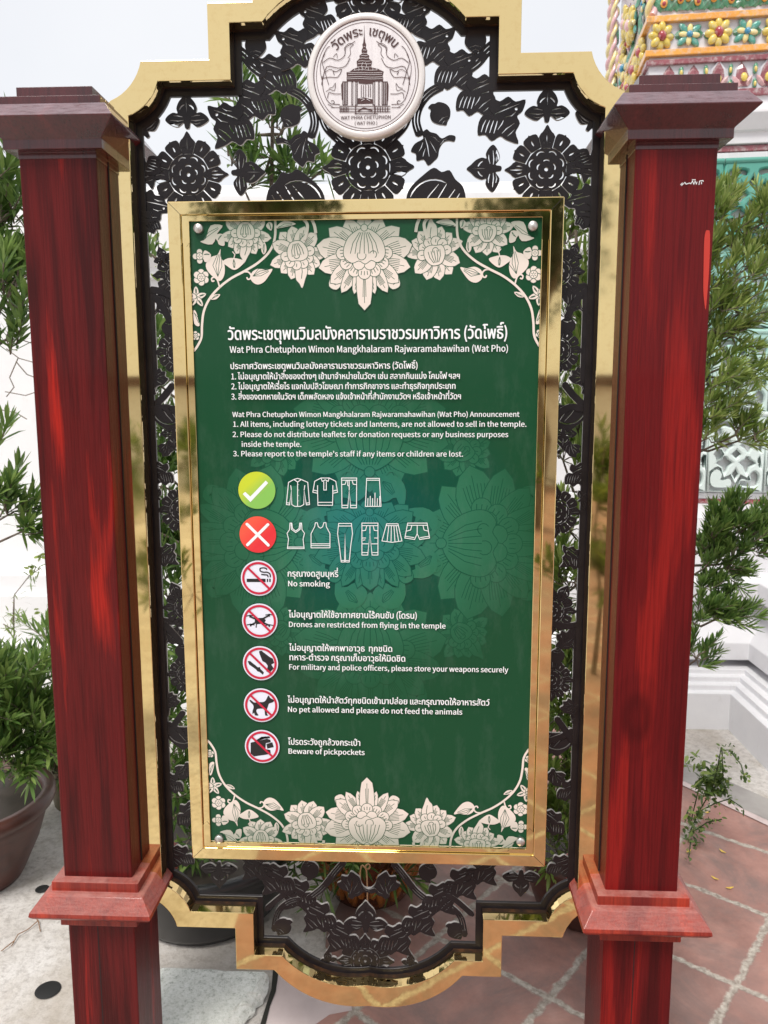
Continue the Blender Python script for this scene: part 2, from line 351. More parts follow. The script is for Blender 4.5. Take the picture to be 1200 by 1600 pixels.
def plate(name, splines, thick, bevel, mat):
    """flat cut-out (first outline, the rest holes) in local x/z, front at y = -thick/2"""
    cu = bpy.data.curves.new('tmp', 'CURVE'); cu.dimensions = '2D'; cu.fill_mode = 'BOTH'
    cu.extrude = thick/2 - bevel; cu.bevel_depth = bevel; cu.offset = -bevel; cu.bevel_resolution = 0
    for pts in splines:
        sp_ = cu.splines.new('POLY'); sp_.points.add(len(pts)-1); sp_.use_cyclic_u = True
        for p, q in zip(sp_.points, pts): p.co = (q[0], q[1], 0, 1)
    t = bpy.data.objects.new('tmp', cu); COL.objects.link(t)
    dg = bpy.context.evaluated_depsgraph_get(); me = bpy.data.meshes.new_from_object(t.evaluated_get(dg))
    bpy.data.objects.remove(t); bpy.data.curves.remove(cu)
    me.transform(Matrix(((1,0,0,0),(0,0,-1,0),(0,1,0,0),(0,0,0,1)))); me.name = name
    me.materials.clear(); me.materials.append(MT[mat])
    if mat == 'dark_metal':               # bare cut edges, made paler to put in an edge highlight
        me.materials.append(MT['cut_edge'])
        for p in me.polygons: p.material_index = 1 if abs(p.normal.y) < .35 else 0
    return me
def slit(pts, w):                             # closed thin outline round a polyline
    pts = [Vector(p) for p in pts]; L, Rr = [], []
    n = len(pts)
    for i in range(n):
        d = (pts[min(i+1, n-1)] - pts[max(i-1, 0)]).normalized(); m = Vector((-d.y, d.x))
        ww = w/2*(.45 if i in (0, n-1) else 1)
        L.append(pts[i]+m*ww); Rr.append(pts[i]-m*ww)
    return [tuple(p) for p in L + Rr[::-1]]
def arc(cx, cz, r, a0, a1, n=12, rz=None):
    return [(cx+r*math.cos(R(a0+(a1-a0)*i/n)), cz+(rz or r)*math.sin(R(a0+(a1-a0)*i/n))) for i in range(n+1)]
def circ(cx, cz, r, n=32, rz=None): return arc(cx, cz, r, 0, 360*(n-1)/n, n-1, rz)
def petal(L, W_, n=7, ang=0., base=.12, tip=.8, org=(0,0)):
    """pointed petal from org along angle ang (0 = up)"""
    pr = []
    for i in range(n+1):
        t = i/n; h = W_/2*(base + (1-base)*math.sin(math.pi*min(1, t**tip))) if t < 1 else 0
        if t == 0: h = W_/2*base
        pr.append((h, L*t))
    pts = [(-h, v) for h, v in pr] + [(h, v) for h, v in pr[-2::-1]]
    c, s_ = math.cos(R(ang)), math.sin(R(ang))
    return [(org[0]+x*c+z*s_, org[1]-x*s_+z*c) for x, z in pts]
def rot2(pts, ang, org=(0,0), sc=1., mir=False):
    c, s_ = math.cos(R(ang)), math.sin(R(ang)); o = []
    for x, z in pts:
        x, z = (-x if mir else x)*sc, z*sc; o.append((org[0]+x*c+z*s_, org[1]-x*s_+z*c))
    return o
def smooth(pts, n=4, closed=True):
    o = []; N = len(pts)
    for i in range(N if closed else N-1):
        g = (lambda k: pts[k % N]) if closed else (lambda k: pts[max(0, min(N-1, k))])
        p0, p1, p2, p3 = (Vector(g(i+d)) for d in (-1, 0, 1, 2))
        for q in range(n):
            t = q/n
            o.append(tuple(.5*((2*p1)+(p2-p0)*t+(2*p0-5*p1+4*p2-p3)*t*t+(3*p1-p0-3*p2+p3)*t**3)))
    if not closed: o.append(tuple(pts[-1]))
    return o
# ------------------------------------------------------------------ lettering
_fonts = {}
def font(latin):
    if not latin: return None
    if 'l' not in _fonts:
        _fonts['l'] = None
        try: _fonts['l'] = bpy.data.fonts.load(os.path.join(bpy.utils.system_resource('DATAFILES', path='fonts'), 'Noto Sans CJK Regular.woff2'))
        except Exception: pass
    return _fonts['l']
_gl = {}; _sc = {}
def _raw(txt, latin, off):
    cu = bpy.data.curves.new('tmp', 'FONT'); cu.body = txt; cu.size = 1; cu.resolution_u = 3; cu.offset = off; cu.fill_mode = 'FRONT'
    if font(latin): cu.font = font(latin)
    t = bpy.data.objects.new('tmp', cu); COL.objects.link(t)
    dg = bpy.context.evaluated_depsgraph_get(); me = bpy.data.meshes.new_from_object(t.evaluated_get(dg))
    vs = [v.co.xy.to_tuple() for v in me.vertices]; fs = [tuple(p.vertices) for p in me.polygons]
    bpy.data.objects.remove(t); bpy.data.curves.remove(cu); bpy.data.meshes.remove(me); return vs, fs
def glyph(ch, off):
    key = (ch, off)
    if key not in _gl:
        latin = ord(ch) < 0x3000 and not (0x0E00 <= ord(ch) <= 0x0E7F)
        if latin not in _sc:              # bring both scripts to one size: capitals .727, Thai consonants .54
            hh = [v[1] for v in _raw('H' if latin else '\u0e01', latin, 0.)[0]]; _sc[latin] = (.66 if latin else .54)/max(hh)
        sc = _sc[latin]
        ref = _raw('|', latin, 0.)[0]; r1 = max(v[0] for v in ref)
        a = (max(v[0] for v in _raw(ch+'|', latin, 0.)[0]) - r1)*sc
        vs, fs = _raw(ch, latin, 0.) if ch != ' ' else ([], [])
        vs = [(p[0]*sc, p[1]*sc) for p in vs]
        V, F = [], []                     # a bolder weight: the same outline laid several times, slightly shifted
        for q, (dx, dz) in enumerate(((0, 0), (off, 0), (-off, 0), (0, off*.6), (0, -off*.6), (off*.5, -off*.4), (-off*.5, off*.4))):
            o = len(V); V += [(p[0]+dx, p[1]+dz, q) for p in vs]; F += [tuple(i+o for i in f) for f in fs]
        _gl[key] = (V, F, a)
    return _gl[key]
UPPER = set('\u0e31\u0e34\u0e35\u0e36\u0e37\u0e47\u0e4d'); TONE = set('\u0e48\u0e49\u0e4a\u0e4b\u0e4c')
TALL = set('\u0e1b\u0e1d\u0e1f')
def run(txt, off):
    """glyphs placed one after another: vertices, faces, width (1 em high)"""
    V, F, x = [], [], 0.; prev = ''; base = ''
    for ch in txt:
        vs, fs, a = glyph(ch, off); dy = 0.; dx = 0.
        if ch in TONE: dy = .17 if prev in UPPER else -.02
        if (ch in UPPER or ch in TONE) and base in TALL: dx = -.1
        sc = 1.
        o = len(V); V += [(x+p[0]+dx, p[1]+dy, p[2]) for p in vs]; F += [tuple(i+o for i in f) for f in fs]; x += a; prev = ch
        if not (ch in UPPER or ch in TONE): base = ch
    return V, F, x
def text_line(name, txt, left, right, h, y, mat, parent, off=.014, thai=False, tall=1.):
    """one line of print; left/right = baseline ends (x, z), h = height of a capital"""
    V, F, w = run(txt, off)
    x0 = min(p[0] for p in V); x1 = max(p[0] for p in V)
    sx = (right[0]-left[0])/(x1-x0); sz = h/(.54 if thai else .66)*tall
    zb = (left[1]+right[1])/2
    b = B(); b.add([(left[0]+(p[0]-x0)*sx, y-p[2]*.00002, zb+p[1]*sz) for p in V], F)
    return b.build(name, mat, parent)
# ================================================================== THE SIGN
board = thing('notice_board', 'tall gilt framed temple notice board with green printed panel between two red wooden posts', 'notice board', (0,0,0))
ZC = 1.34
# ---- outer frame: outline symmetric about x = 0 and z = ZC
def arc3(p, q, sag, n=12):      # circular arc from p to q, bulging by sag to the left of p->q
    p, q = Vector(p), Vector(q); d = q-p; c = d.length; m = Vector((-d.y, d.x)).normalized()
    r = (c*c/4+sag*sag)/(2*sag); o = (p+q)/2 + m*(sag-r)
    a0 = math.atan2(p.y-o.y, p.x-o.x); a1 = math.atan2(q.y-o.y, q.x-o.x)
    while a1-a0 > math.pi: a1 -= 2*math.pi
    while a1-a0 < -math.pi: a1 += 2*math.pi
    R_ = abs(r)
    return [(o.x+R_*math.cos(a0+(a1-a0)*i/n), o.y+R_*math.sin(a0+(a1-a0)*i/n)) for i in range(n+1)]
def outline(qs): # quarter path from top centre to right middle -> full loop
    full = [(x, z) for x, z in qs] + [(x, -z) for x, z in qs[::-1]]
    full += [(-x, z) for x, z in full[::-1] if abs(x) > 1e-6]
    return [(x, z+ZC) for x, z in full]
qo = arc3((0, 1.101), (.213, 1.0185), .030, 14) + [(.3, 1.0185), (.3, .9172), (.4335, .9172)] + arc3((.4335, .9172), (.4955, .846), -.012, 8)[1:] + [(.516, .83), (.516, .70)]
qi = arc3((0, 1.049), (.1945, .9817), .028, 14) + [(.2578, .9817), (.2578, .8792), (.4005, .8792)] + arc3((.4005, .8792), (.4625, .816), -.011, 8)[1:] + [(.4625, .74), (.4625, .66)]
OUT, INN = outline(qo), outline(qi)
assert len(OUT) == len(INN)
def ringframe(b, A, C, y0, y1):
    n = len(A)
    b.rings([[(x, y0, z) for x, z in A], [(x, y1, z) for x, z in A], [(x, y1, z) for x, z in C], [(x, y0, z) for x, z in C]], closed=True, caps=False)
def inset(loop, d):              # shift a loop outwards (d>0) along its normals
    n = len(loop); o = []
    for i in range(n):
        p0, p1, p2 = (Vector(loop[(i+k) % n]) for k in (-1, 0, 1))
        a = (p1-p0).normalized(); c = (p2-p1).normalized(); m1 = Vector((-a.y, a.x)); m2 = Vector((-c.y, c.x)); m = (m1+m2)
        if m.length < 1e-6: m = m1
        m.normalize(); o.append(tuple(p1 + m*d/max(.35, m.dot(m1))))
    return o
b = B(); ringframe(b, OUT, INN, 0., .030)
fr = b.build('outer_frame', 'brass', board, bevel=.0014)
bk = B(); ringframe(bk, inset(OUT, -.003), inset(INN, .0012), .0304, .066)
bk.build('frame_backing', 'frame_wood', fr)
# joints where brass sheets meet
jb = B()
for sx in (-1, 1):
    for z in (ZC+.9172+.02,):
        pass
# ---- openwork grille, plane about y = .036
GY = .046
grille = None
b = B(); ringframe(b, inset(INN, .012), inset(INN, -.0135), GY-.004, GY+.004)
for sg in (-1, 1):              # small knobs along the rim
    for (x, z) in ((.30, .8792), (.36, .8792), (.2578, .935), (.225, .9817)):
        for tz in (-1, 1):
            b.lathe([(.0, -.0022), (.011, -.0022), (.011, .0022), (.0, .0022)], 14, (0,0,0), False) if False else None
grille = b.build('grille', 'dark_metal', board, bevel=.0005, seg=1)
SL = .0026
# motif prototypes (unit: metres at scale 1, radius about 1 -> scaled on placement)
def rosette():
    """round open flower: twelve broad petals with thin slits between them round a pierced disc"""
    o = []
    for i in range(12):
        main = i % 3 == 0; L = 1.04 if main else .93; g = .014
        r0 = .50 if main else .545; half = R(15.2)
        side = [(r0, -half), (.62, -half), (.72, -half), (.79, -half*.97), (.85, -half*(.70 if main else .86)), (.885, -half*(.46 if main else .72)), (.90 if not main else .95, -half*(.24 if main else .42)), (L-.025, -half*.1)]
        pol = side + [(L, 0)] + [(q, -a) for q, a in side[::-1]]
        pts = []
        for q, a in pol:
            aa = max(-half + g/q, min(half - g/q, a)); pts.append((q*math.sin(R(30*i)+aa), q*math.cos(R(30*i)+aa)))
        o.append(pts)
        o.append(slit([(q*math.sin(R(30*i)), q*math.cos(R(30*i))) for q in ((.60, .74, .90) if main else (.64, .70, .78))], .046))
        if main:
            for d in (-.09, .09): o.append(slit([(q*math.sin(R(30*i))+w_*math.cos(R(30*i)), q*math.cos(R(30*i))-w_*math.sin(R(30*i))) for q, w_ in ((.60, d*.75), (.68, d), (.76, d*.95))], .034))
    o.append(circ(0, 0, .515, 40))
    for i in range(8):
        a = 45*i+22; o.append(slit(arc(.33*math.sin(R(a)), .33*math.cos(R(a)), .12, 90-a-58, 90-a+58, 6), .034))
    for i in range(5):
        a = 72*i; o.append(slit(arc(.13*math.sin(R(a)), .13*math.cos(R(a)), .10, 90-a-50, 90-a+50, 5), .034))
    o.append(circ(0, 0, .05, 8))
    return o
def trefoil():
    o = smooth([(0,-.15), (.10,-.1), (.16,.12), (.42,-.06), (.72,.02), (.98,.22), (.86,.42), (.62,.55), (.42,.52), (.46,.72), (.36,.98), (.16,1.2), (0,1.38),
                (-.16,1.2), (-.36,.98), (-.46,.72), (-.42,.52), (-.62,.55), (-.86,.42), (-.98,.22), (-.72,.02), (-.42,-.06), (-.16,.12), (-.10,-.1)], 3)
    sp_ = [o, slit([(0,.55), (0,.8), (0,1.15)], .055), slit(arc(0,.55,.34, 20, 75, 5), .06), slit(arc(0,.55,.34, 105, 160, 5), .06)]
    for s in (-1, 1):
        sp_ += [slit([(s*.16,.22), (s*.4,.2), (s*.78,.24)], .05), slit([(s*.2,.36), (s*.42,.42), (s*.6,.42)], .05), slit([(s*.24,.1), (s*.42,.06), (s*.6,.1)], .045)]
    return sp_
def leafspray():                 # leaf above, fluted bell below: the pieces of the diagonal garland
    o = smooth([(-.95,-.75), (-.98,-.2), (-.75,.15), (-.35,.12), (-.62,.42), (-.5,.85), (-.15,.75), (.2,.98), (.55,.8), (.98,.92), (.92,.45), (.7,.2), (.86,-.1), (.72,-.5), (.9,-.95), (.35,-.85), (.05,-.72), (-.3,-.95), (-.62,-.72)], 3)
    sp_ = [o]
    for i in range(4): sp_.append(slit([(-.82+.19*i,-.62), (-.76+.19*i,-.3), (-.66+.17*i,-.05)], .05))
    sp_ += [slit([(-.3,.2), (.1,.42), (.72,.72)], .06), slit([(-.1,.55), (.15,.62), (.35,.76)], .05), slit([(.15,.1), (.45,.2), (.62,.38)], .05),
            slit([(.1,-.6), (.3,-.35), (.62,-.1)], .055), slit([(.35,-.7), (.5,-.55), (.66,-.35)], .045), circ(.62,.5,.07,8), slit([(-.1,-.45), (.05,-.2), (.12,.0)], .05)]
    return sp_
def bellleaf():                  # big curled leaf
    o = smooth([(-.1,.95), (-.35,.75), (-.3,.45), (-.75,.2), (-.98,-.2), (-.7,-.35), (-.65,-.72), (-.25,-.66), (.0,-.98), (.35,-.72), (.55,-.5), (.62,-.1), (.85,.25), (1.15,.32), (1.45,.28), (1.5,.55), (1.15,.62), (.75,.45), (.45,.7), (.1,.8)], 3)
    sp_ = [o, slit([(-.2,.55), (-.05,.1), (.05,-.5)], .055), slit([(.06,.35), (.26,.05), (.45,-.3)], .05), slit([(-.3,.3), (-.4,.0), (-.55,-.25)], .05),
           slit([(-.16,-.02), (-.26,-.3), (-.3,-.5)], .045), slit([(.65,.1), (.85,.36), (1.1,.46)], .05), slit([(.1,.6), (.35,.5), (.6,.25)], .045)]
    return sp_
def domeleaf():
    o = smooth([(-1.1,-.55), (-1.12,-.1), (-.92,.25), (-.5,.62), (-.1,.88), (.2,.72), (.5,.78), (.72,.45), (1.0,.2), (1.12,-.2), (1.1,-.55), (.5,-.62), (0,-.6), (-.5,-.62)], 3)
    sp_ = [o, slit(arc(-.1,-.5,.95, 160, 60, 8), .06), slit([(-.5,-.45), (-.25,-.1), (.1,.3)], .05), slit([(-.1,-.5), (.15,-.1), (.4,.3)], .05), slit([(.3,-.5), (.5,-.2), (.72,.1)], .05), slit([(.65,-.45), (.78,-.25), (.9,-.05)], .05)]
    return sp_
def budball():
    o = smooth([(0,1.25), (.3,1.05), (.62,.8), (.98,.3), (.92,-.3), (.6,-.7), (.72,-1.0), (.3,-1.12), (0,-.98), (-.4,-.92), (-.9,-.4), (-1.0,.2), (-.7,.75), (-.3,1.0)], 3)
    return [o, slit([(-.5,.62), (0,.5), (.5,.66)], .09), slit([(-.3,.95), (0,.82), (.28,.95)], .08)]
def vine(pts, w):
    b = B(); L = []
    pts = [Vector(p) for p in smooth(pts, 5, False)]; n = len(pts)
    o = slit(pts, w); sp_ = [o]
    for d in (-.18, .18):
        q = []
        for i in range(2, n-2):
            t = (pts[i+1]-pts[i-1]).normalized(); q.append(tuple(pts[i] + Vector((-t.y, t.x))*w*d))
        h = len(q)//2
        if h > 3: sp_ += [slit(q[:h-1], w*.11), slit(q[h+1:], w*.11)]
    return sp_
PT = {n_: plate(n_, f_(), .10, .009, 'dark_metal') for n_, f_ in (('flower', rosette), ('trefoil', trefoil), ('leaf_spray', leafspray), ('curled_leaf', bellleaf), ('dome_leaf', domeleaf), ('bud', budball))}
_j = [0]
def place(kind, c, s_, ang=0., mir=False, z3=1.):
    """motif at plane point c (x, z), size s_, turned ang clockwise; thickness stays near 4 mm"""
    _j[0] += 1
    mw = Matrix.Translation((c[0], GY - .0012 + .0007*((_j[0]*3) % 7), c[1])) @ Matrix.Rotation(R(ang), 4, 'Y') @ Matrix.Diagonal((-s_ if mir else s_, .075, s_, 1))
    return obj(kind, PT[kind], grille, mw)
def pl2(kind, px, py, spx, ang=0., mir=False, both=True):
    """placed from the photo's right half, with its mirror on the left"""
    c = S(px, py, GY); e = S(px+spx, py, GY); s_ = e[0]-c[0]
    place(kind, c, s_, ang, mir)
    if both: place(kind, (-c[0], c[1]), s_, -ang, not mir)
def c3(x, y): return (560+x/3, y/3)
def vine2(pts, w):
    q = [S(*p, GY) for p in pts]
    for sg in (1, -1):
        _j[0] += 1
        me = plate('vine', vine([(sg*x, z) for x, z in q], w), .0070, .0006, 'dark_metal')
        obj('vine', me, grille, Matrix.Translation((0, GY+.0003*(_j[0] % 5), 0)))
# top field
pl2('flower', *c3(880, 795), 63)
pl2('flower', 575, 262, 69, 0, False, False)
pl2('flower', 575, -8, 62, 0, False, False)
pl2('trefoil', *c3(883, 560), 36)
pl2('trefoil', *c3(655, 792), 36, -90)
pl2('trefoil', *c3(1080, 600), 32, 35)
pl2('leaf_spray', *c3(250, 85), 29, 8)
pl2('leaf_spray', *c3(350, 215), 32, 6)
pl2('leaf_spray', *c3(455, 330), 32, 6)
pl2('leaf_spray', *c3(560, 450), 33, 6)
pl2('leaf_spray', *c3(668, 562), 35, 6)
pl2('bud', *c3(548, 190), 17, 180)
pl2('bud', *c3(382, 530), 16.5, 150)
pl2('curled_leaf', *c3(328, 690), 28, 0)
pl2('dome_leaf', *c3(365, 900), 41)
pl2('leaf_spray', *c3(1075, 950), 30, -40, True)
pl2('leaf_spray', *c3(1090, 760), 26, 60)
vine2([c3(500, 335), c3(560, 290), c3(600, 240), c3(640, 205)], .020)
vine2([c3(400, 400), c3(330, 440), c3(285, 500), c3(270, 570), c3(290, 640)], .017)
vine2([c3(110, 690), c3(160, 650), c3(215, 590), c3(240, 520)], .016)
# the two side strips
def side(rows):
    for kind, px, py, s_, a, m in rows: pl2(kind, px, py, s_, a, m)
side([('leaf_spray', 922, 340, 21, 15, False), ('trefoil', 893, 402, 17, 20, False), ('flower', 872, 425, 40, 0, False), ('curled_leaf', 895, 470, 20, 200, True),
      ('bud', 886, 510, 13, 0, False), ('flower', 872, 548, 38, 0, False), ('curled_leaf', 905, 590, 17, 90, False), ('dome_leaf', 885, 650, 28, 180, False), ('trefoil', 880, 672, 22, 180, False),
      ('leaf_spray', 902, 742, 20, 0, False), ('curled_leaf', 893, 702, 15, -30, True), ('flower', 868, 800, 40, 0, False), ('trefoil', 905, 782, 16, 70, False), ('leaf_spray', 895, 872, 19, 10, True),
      ('trefoil', 874, 940, 21, 25, False), ('flower', 862, 955, 38, 0, False), ('curled_leaf', 884, 1000, 18, 200, True), ('flower', 862, 1062, 34, 0, False), ('bud', 870, 1025, 12, 0, False),
      ('curled_leaf', 890, 1105, 16, 90, False), ('dome_leaf', 868, 1160, 26, 180, False), ('leaf_spray', 889, 1235, 19, 0, False), ('curled_leaf', 868, 1215, 17, -30, True), ('leaf_spray', 862, 1285, 22, 10, True),
      ('leaf_spray', 875, 1352, 20, 5, False)])
for pts in ([(858, 470), (895, 452), (918, 447)], [(884, 500), (900, 470), (919, 452)], [(880, 598), (896, 618), (915, 636)], [(916, 452), (914, 520), (911, 600)], [(856, 972), (880, 978), (903, 976)], [(870, 1012), (888, 992), (903, 978)],
            [(868, 1120), (884, 1142), (896, 1160)], [(901, 980), (900, 1050), (896, 1130)], [(912, 640), (890, 636), (868, 650)], [(896, 1140), (878, 1150), (856, 1158)]):
    vine2(pts, .014)
# bottom field
def c8(x, y): return (540+x/3, 1320+y/3)
pl2('leaf_spray', *c8(640, 120), 26, 0)
pl2('leaf_spray', *c8(540, 180), 28, 0)
pl2('leaf_spray', *c8(440, 250), 28, 0)
pl2('leaf_spray', *c8(345, 350), 28, 0)
pl2('leaf_spray', *c8(235, 440), 28, 0)
pl2('trefoil', *c8(822, 125), 30, 180)
pl2('bud', *c8(385, 130), 14.5, 20)
pl2('bud', *c8(515, 400), 14, 150)
pl2('curled_leaf', *c8(185, 190), 24, 185)
pl2('trefoil', *c8(95, 395), 35, 0, False, False)
pl2('flower', *c8(92, 545), 44, 0, False, False)
pl2('trefoil', *c8(300, 560), 14, 10)
vine2([c8(400, 270), c8(330, 215), c8(270, 140), c8(220, 80)], .015)
vine2([c8(560, 430), c8(540, 340), c8(490, 290), c8(430, 270)], .014)
vine2([c8(600, 330), c8(520, 260), c8(470, 230)], .013)
# ---- the inner brass frame round the printed sheet: two steps
PX, PZ0, PZ1 = .349, 1.6-.968, 1.6+.357
def rect(hx, z0, z1): return [(-hx, z0), (hx, z0), (hx, z1), (-hx, z1)][::-1]
b = B(); O = rect(.3885, 1.6-1.002, 1.6+.3925); I1 = rect(.3625, 1.6-.9765, 1.6+.367); I2 = rect(.3475, 1.6-.9655, 1.6+.3555)
ringframe(b, O, I1, -.011, .03)
pf = b.build('panel_frame', 'brass', board, bevel=.0018)
b = B(); ringframe(b, inset(I1, -.0006), I2, -.0055, .02); b.build('inner_strip', 'brass', pf, bevel=.0012)
# mitre seams and the lapped corner plates
for sx in (-1, 1):
    for (za, zb) in ((1.6+.3925, 1.6+.367), (1.6-1.002, 1.6-.9765)):
        b = B(); b.line([(sx*.3885, za), (sx*.3625, zb)], .0009, -.01112); b.build('mitre_seam', 'gap', pf)

for sx in (-1, 1):
    for top in (1, 0):
        z = (1.6+.367) if top else (1.6-.9765); sg = -1 if top else 1
        pts = [(sx*.3622, z), (sx*.312, z), (sx*.307, z+sg*.006), (sx*.312, z+sg*.0105), (sx*.3478, z+sg*.0105), (sx*.3478, z+sg*.052), (sx*.354, z+sg*.06), (sx*.3622, z+sg*.052)]
        b = B(); b.poly(pts, -.0062); b.build('corner_lap', 'brass', pf)
# ---- printed sheet
b = B(); b.box(-PX, PX, 0., .016, PZ0, PZ1); panel = b.build('printed_panel', 'green', board)
YB = -.0004
b = B(); b.line([(-.3474, PZ0+.0016), (.3474, PZ0+.0016)], .0032, -.0002); b.build('peeling_edge', 'ink_white', panel)
b = B()
def finish_clip(b, name, mat, parent):     # keep what lies on the sheet
    me = b.mesh(name, mat); bm = bmesh.new(); bm.from_mesh(me)
    for co_, no in (((-.3472,0,0),(-1,0,0)), ((.3472,0,0),(1,0,0)), ((0,0,PZ0+.003),(0,0,-1)), ((0,0,PZ1),(0,0,1))):
        bmesh.ops.bisect_plane(bm, geom=bm.verts[:]+bm.edges[:]+bm.faces[:], plane_co=co_, plane_no=no, clear_outer=True)
    bm.to_mesh(me); bm.free(); return obj(name, me, parent)
class Art:
    """flat print: cream shapes with the ground showing as outlines, laid in thin layers"""
    def __init__(s, gap=.0026, w=.0014, y=YB, step=.00001): s.b = B(); s.gap = gap; s.w = w; s.y = y; s.k = 0; s.step = step
    def lay(s): s.k += 1; return s.y - s.k*s.step
    def fill(s, pts, gap=True):
        if gap:
            s.b.cur = 1; s.b.poly(pts, s.lay()); s.b.line(pts, s.gap, s.lay(), True)
        s.b.cur = 0; s.b.poly(pts, s.lay())
    def ink(s, pts, w=None): s.b.cur = 1; s.b.line(pts, w or s.w, s.y - (s.k+.5)*s.step); s.b.cur = 0
    def fillline(s, pts, w):
        s.b.cur = 0; s.b.line(pts, w, s.lay())
    def petal(s, o, sc, L, Wd, ang, veins=2, mir=1, tip=.8, base=.3, curl=0.):
        p = petal(L*sc, Wd*sc, 8, ang, base, tip, o)
        s.fill(p)
        for v in range(-veins, veins+1):
            a0 = ang + v*7*Wd/L*1.2
            c = Vector((math.sin(R(a0)), math.cos(R(a0)))); e = Vector((math.sin(R(ang)), math.cos(R(ang))))
            q0 = Vector(o)+c*L*sc*.34; q1 = Vector(o)+c*L*sc*.56; q2 = Vector(o)+(c*.86+e*.14)*L*sc*(.74 if v else .86)
            s.ink([q0, q1, q2], s.w*.85)
    def lotus(s, o, sc, ang, full=True, tip=True, k0=0):
        """flower seen from the side, its long petal pointing along ang"""
        s.k = k0
        pt = lambda x, z: rot2([(x, z)], ang, o, sc)[0]
        at = lambda x, z: pt(x, z)
        for a in (180, 152, -152, 126, -126): s.petal(at(0, 0), sc, .86 if abs(a) > 140 else .98, .46, ang+a, 3, tip=1.15)
        for sg in (-1, 1):
            s.petal(at(sg*.1, .02), sc, 1.0, .54, ang+sg*103, 3, tip=1.2); s.petal(at(sg*.1, .1), sc, .95, .44, ang+sg*79, 3, tip=1.1)
            s.fill(rot2(smooth([(sg*.50,.40), (sg*.74,.48), (sg*.80,.68), (sg*.64,.76), (sg*.53,.64), (sg*.60,.56), (sg*.67,.62), (sg*.64,.67), (sg*.70,.62), (sg*.62,.5), (sg*.5,.54), (sg*.40,.46)], 3), ang, o, sc))
        for sg in (-1, 1):
            s.petal(at(sg*.14, .12), sc, .80, .36, ang+sg*52, 2, tip=1.1); s.petal(at(sg*.12, .16), sc, .78, .30, ang+sg*31, 2); s.petal(at(sg*.06, .2), sc, .68, .22, ang+sg*15, 1)
        s.petal(at(0, .1), sc, 1.12 if tip else .8, .36, ang, 1, base=.6, tip=.85)
        for i, a in enumerate((-82, -55, -27, 27, 55, 82, 0)):
            c = at(.50*math.sin(R(a)), -.10+.50*math.cos(R(a))); s.fill(circ(c[0], c[1], .135*sc, 14))
            for d in (-14, 0, 14):
                q = [at(rr*math.sin(R(a+d*.55)), -.1+rr*math.cos(R(a+d*.55))) for rr in (.46, .55)]; s.ink(q)
        for a in (-60, -20, 20, 60):
            c = at(.36*math.sin(R(a)), -.12+.34*math.cos(R(a))); s.fill(circ(c[0], c[1], .13*sc, 12))
        dome = [(-.46,-.12), (-.44,.06), (-.30,.17), (-.16,.12), (-.02,.2), (.12,.13), (.28,.18), (.44,.06), (.46,-.12), (.36,-.36), (.16,-.52), (0,-.56), (-.16,-.52), (-.36,-.36)]
        s.fill(rot2(smooth(dome, 3), ang, o, sc))
        for i in range(-3, 4): s.ink(rot2([(i*.035, -.48), (i*.085, -.25), (i*.105, -.02)], ang, o, sc))
        s.ink(rot2(arc(.06, .02, .10, 200, -40, 8), ang, o, sc)); s.ink(rot2(arc(-.2, .0, .08, 340, 120, 7), ang, o, sc))
        c = at(0, -.58); s.fill(circ(c[0], c[1], .07*sc, 10))
    def bloom(s, o, sc, ang, n=6):
        """three-quarter flower turned to the side"""
        s.k = 0
        for a in (152, 180, 208, 124, 236): s.petal(rot2([(0,0)], ang, o, sc)[0], sc, .92, .50, ang+a, 2, tip=1.15)
        for a in (-82, 84, -54, 58, -28, 30): s.petal(rot2([(0,.05)], ang, o, sc)[0], sc, 1.0 if abs(a) > 75 else .82, .44, ang+a, 2, tip=1.15)
        s.fill(rot2(smooth([(-.14,.3), (-.2,.6), (-.06,.86), (.1,1.12), (.16,.96), (.24,.8), (.2,.5), (.12,.3)], 3), ang, o, sc)); s.ink(rot2([(-.04,.4), (-.02,.6), (.06,.82)], ang, o, sc))
        for a in (-50, -17, 17, 50, 85, -85):
            c = rot2([(.42*math.sin(R(a)), -.04+.40*math.cos(R(a)))], ang, o, sc)[0]; s.fill(circ(c[0], c[1], .16*sc, 12))
            s.ink(rot2([(.36*math.sin(R(a)), -.04+.36*math.cos(R(a))), (.47*math.sin(R(a)), -.04+.47*math.cos(R(a)))], ang, o, sc))
        s.fill(rot2(smooth([(-.34,-.1), (-.3,.16), (-.1,.24), (.1,.2), (.3,.16), (.34,-.1), (.2,-.36), (0,-.42), (-.2,-.36)], 3), ang, o, sc))
        for i in range(-2, 3): s.ink(rot2([(i*.04, -.34), (i*.09, -.14), (i*.1, .06)], ang, o, sc))
        s.ink(rot2(arc(.05, .05, .1, 210, -30, 7), ang, o, sc))
    def leaf(s, pts, veins=3):
        """pts: outline, first point the base, middle point the tip"""
        q = smooth(pts, 3); s.fill(q, False); n = len(pts); a = Vector(pts[0]); t = Vector(pts[n//2]); m = (t-a); nn = Vector((-m.y, m.x))
        for v in range(-veins//2+1, veins//2+1):
            s.ink([a+m*.12, a+m*.45+nn*.10*v, a+m*.82+nn*.04*v], s.w*.8)
    def flowerlet(s, o, r, n=6):
        for i in range(n):
            c = rot2([(0, .62*r)], 360*i/n, o)[0]; s.fill(circ(c[0], c[1], .40*r, 12))
        s.fill(circ(o[0], o[1], .46*r, 14))
        for i in range(n): s.ink(rot2([(0, .1*r), (0, .36*r)], 360*i/n, o), s.w*.7)
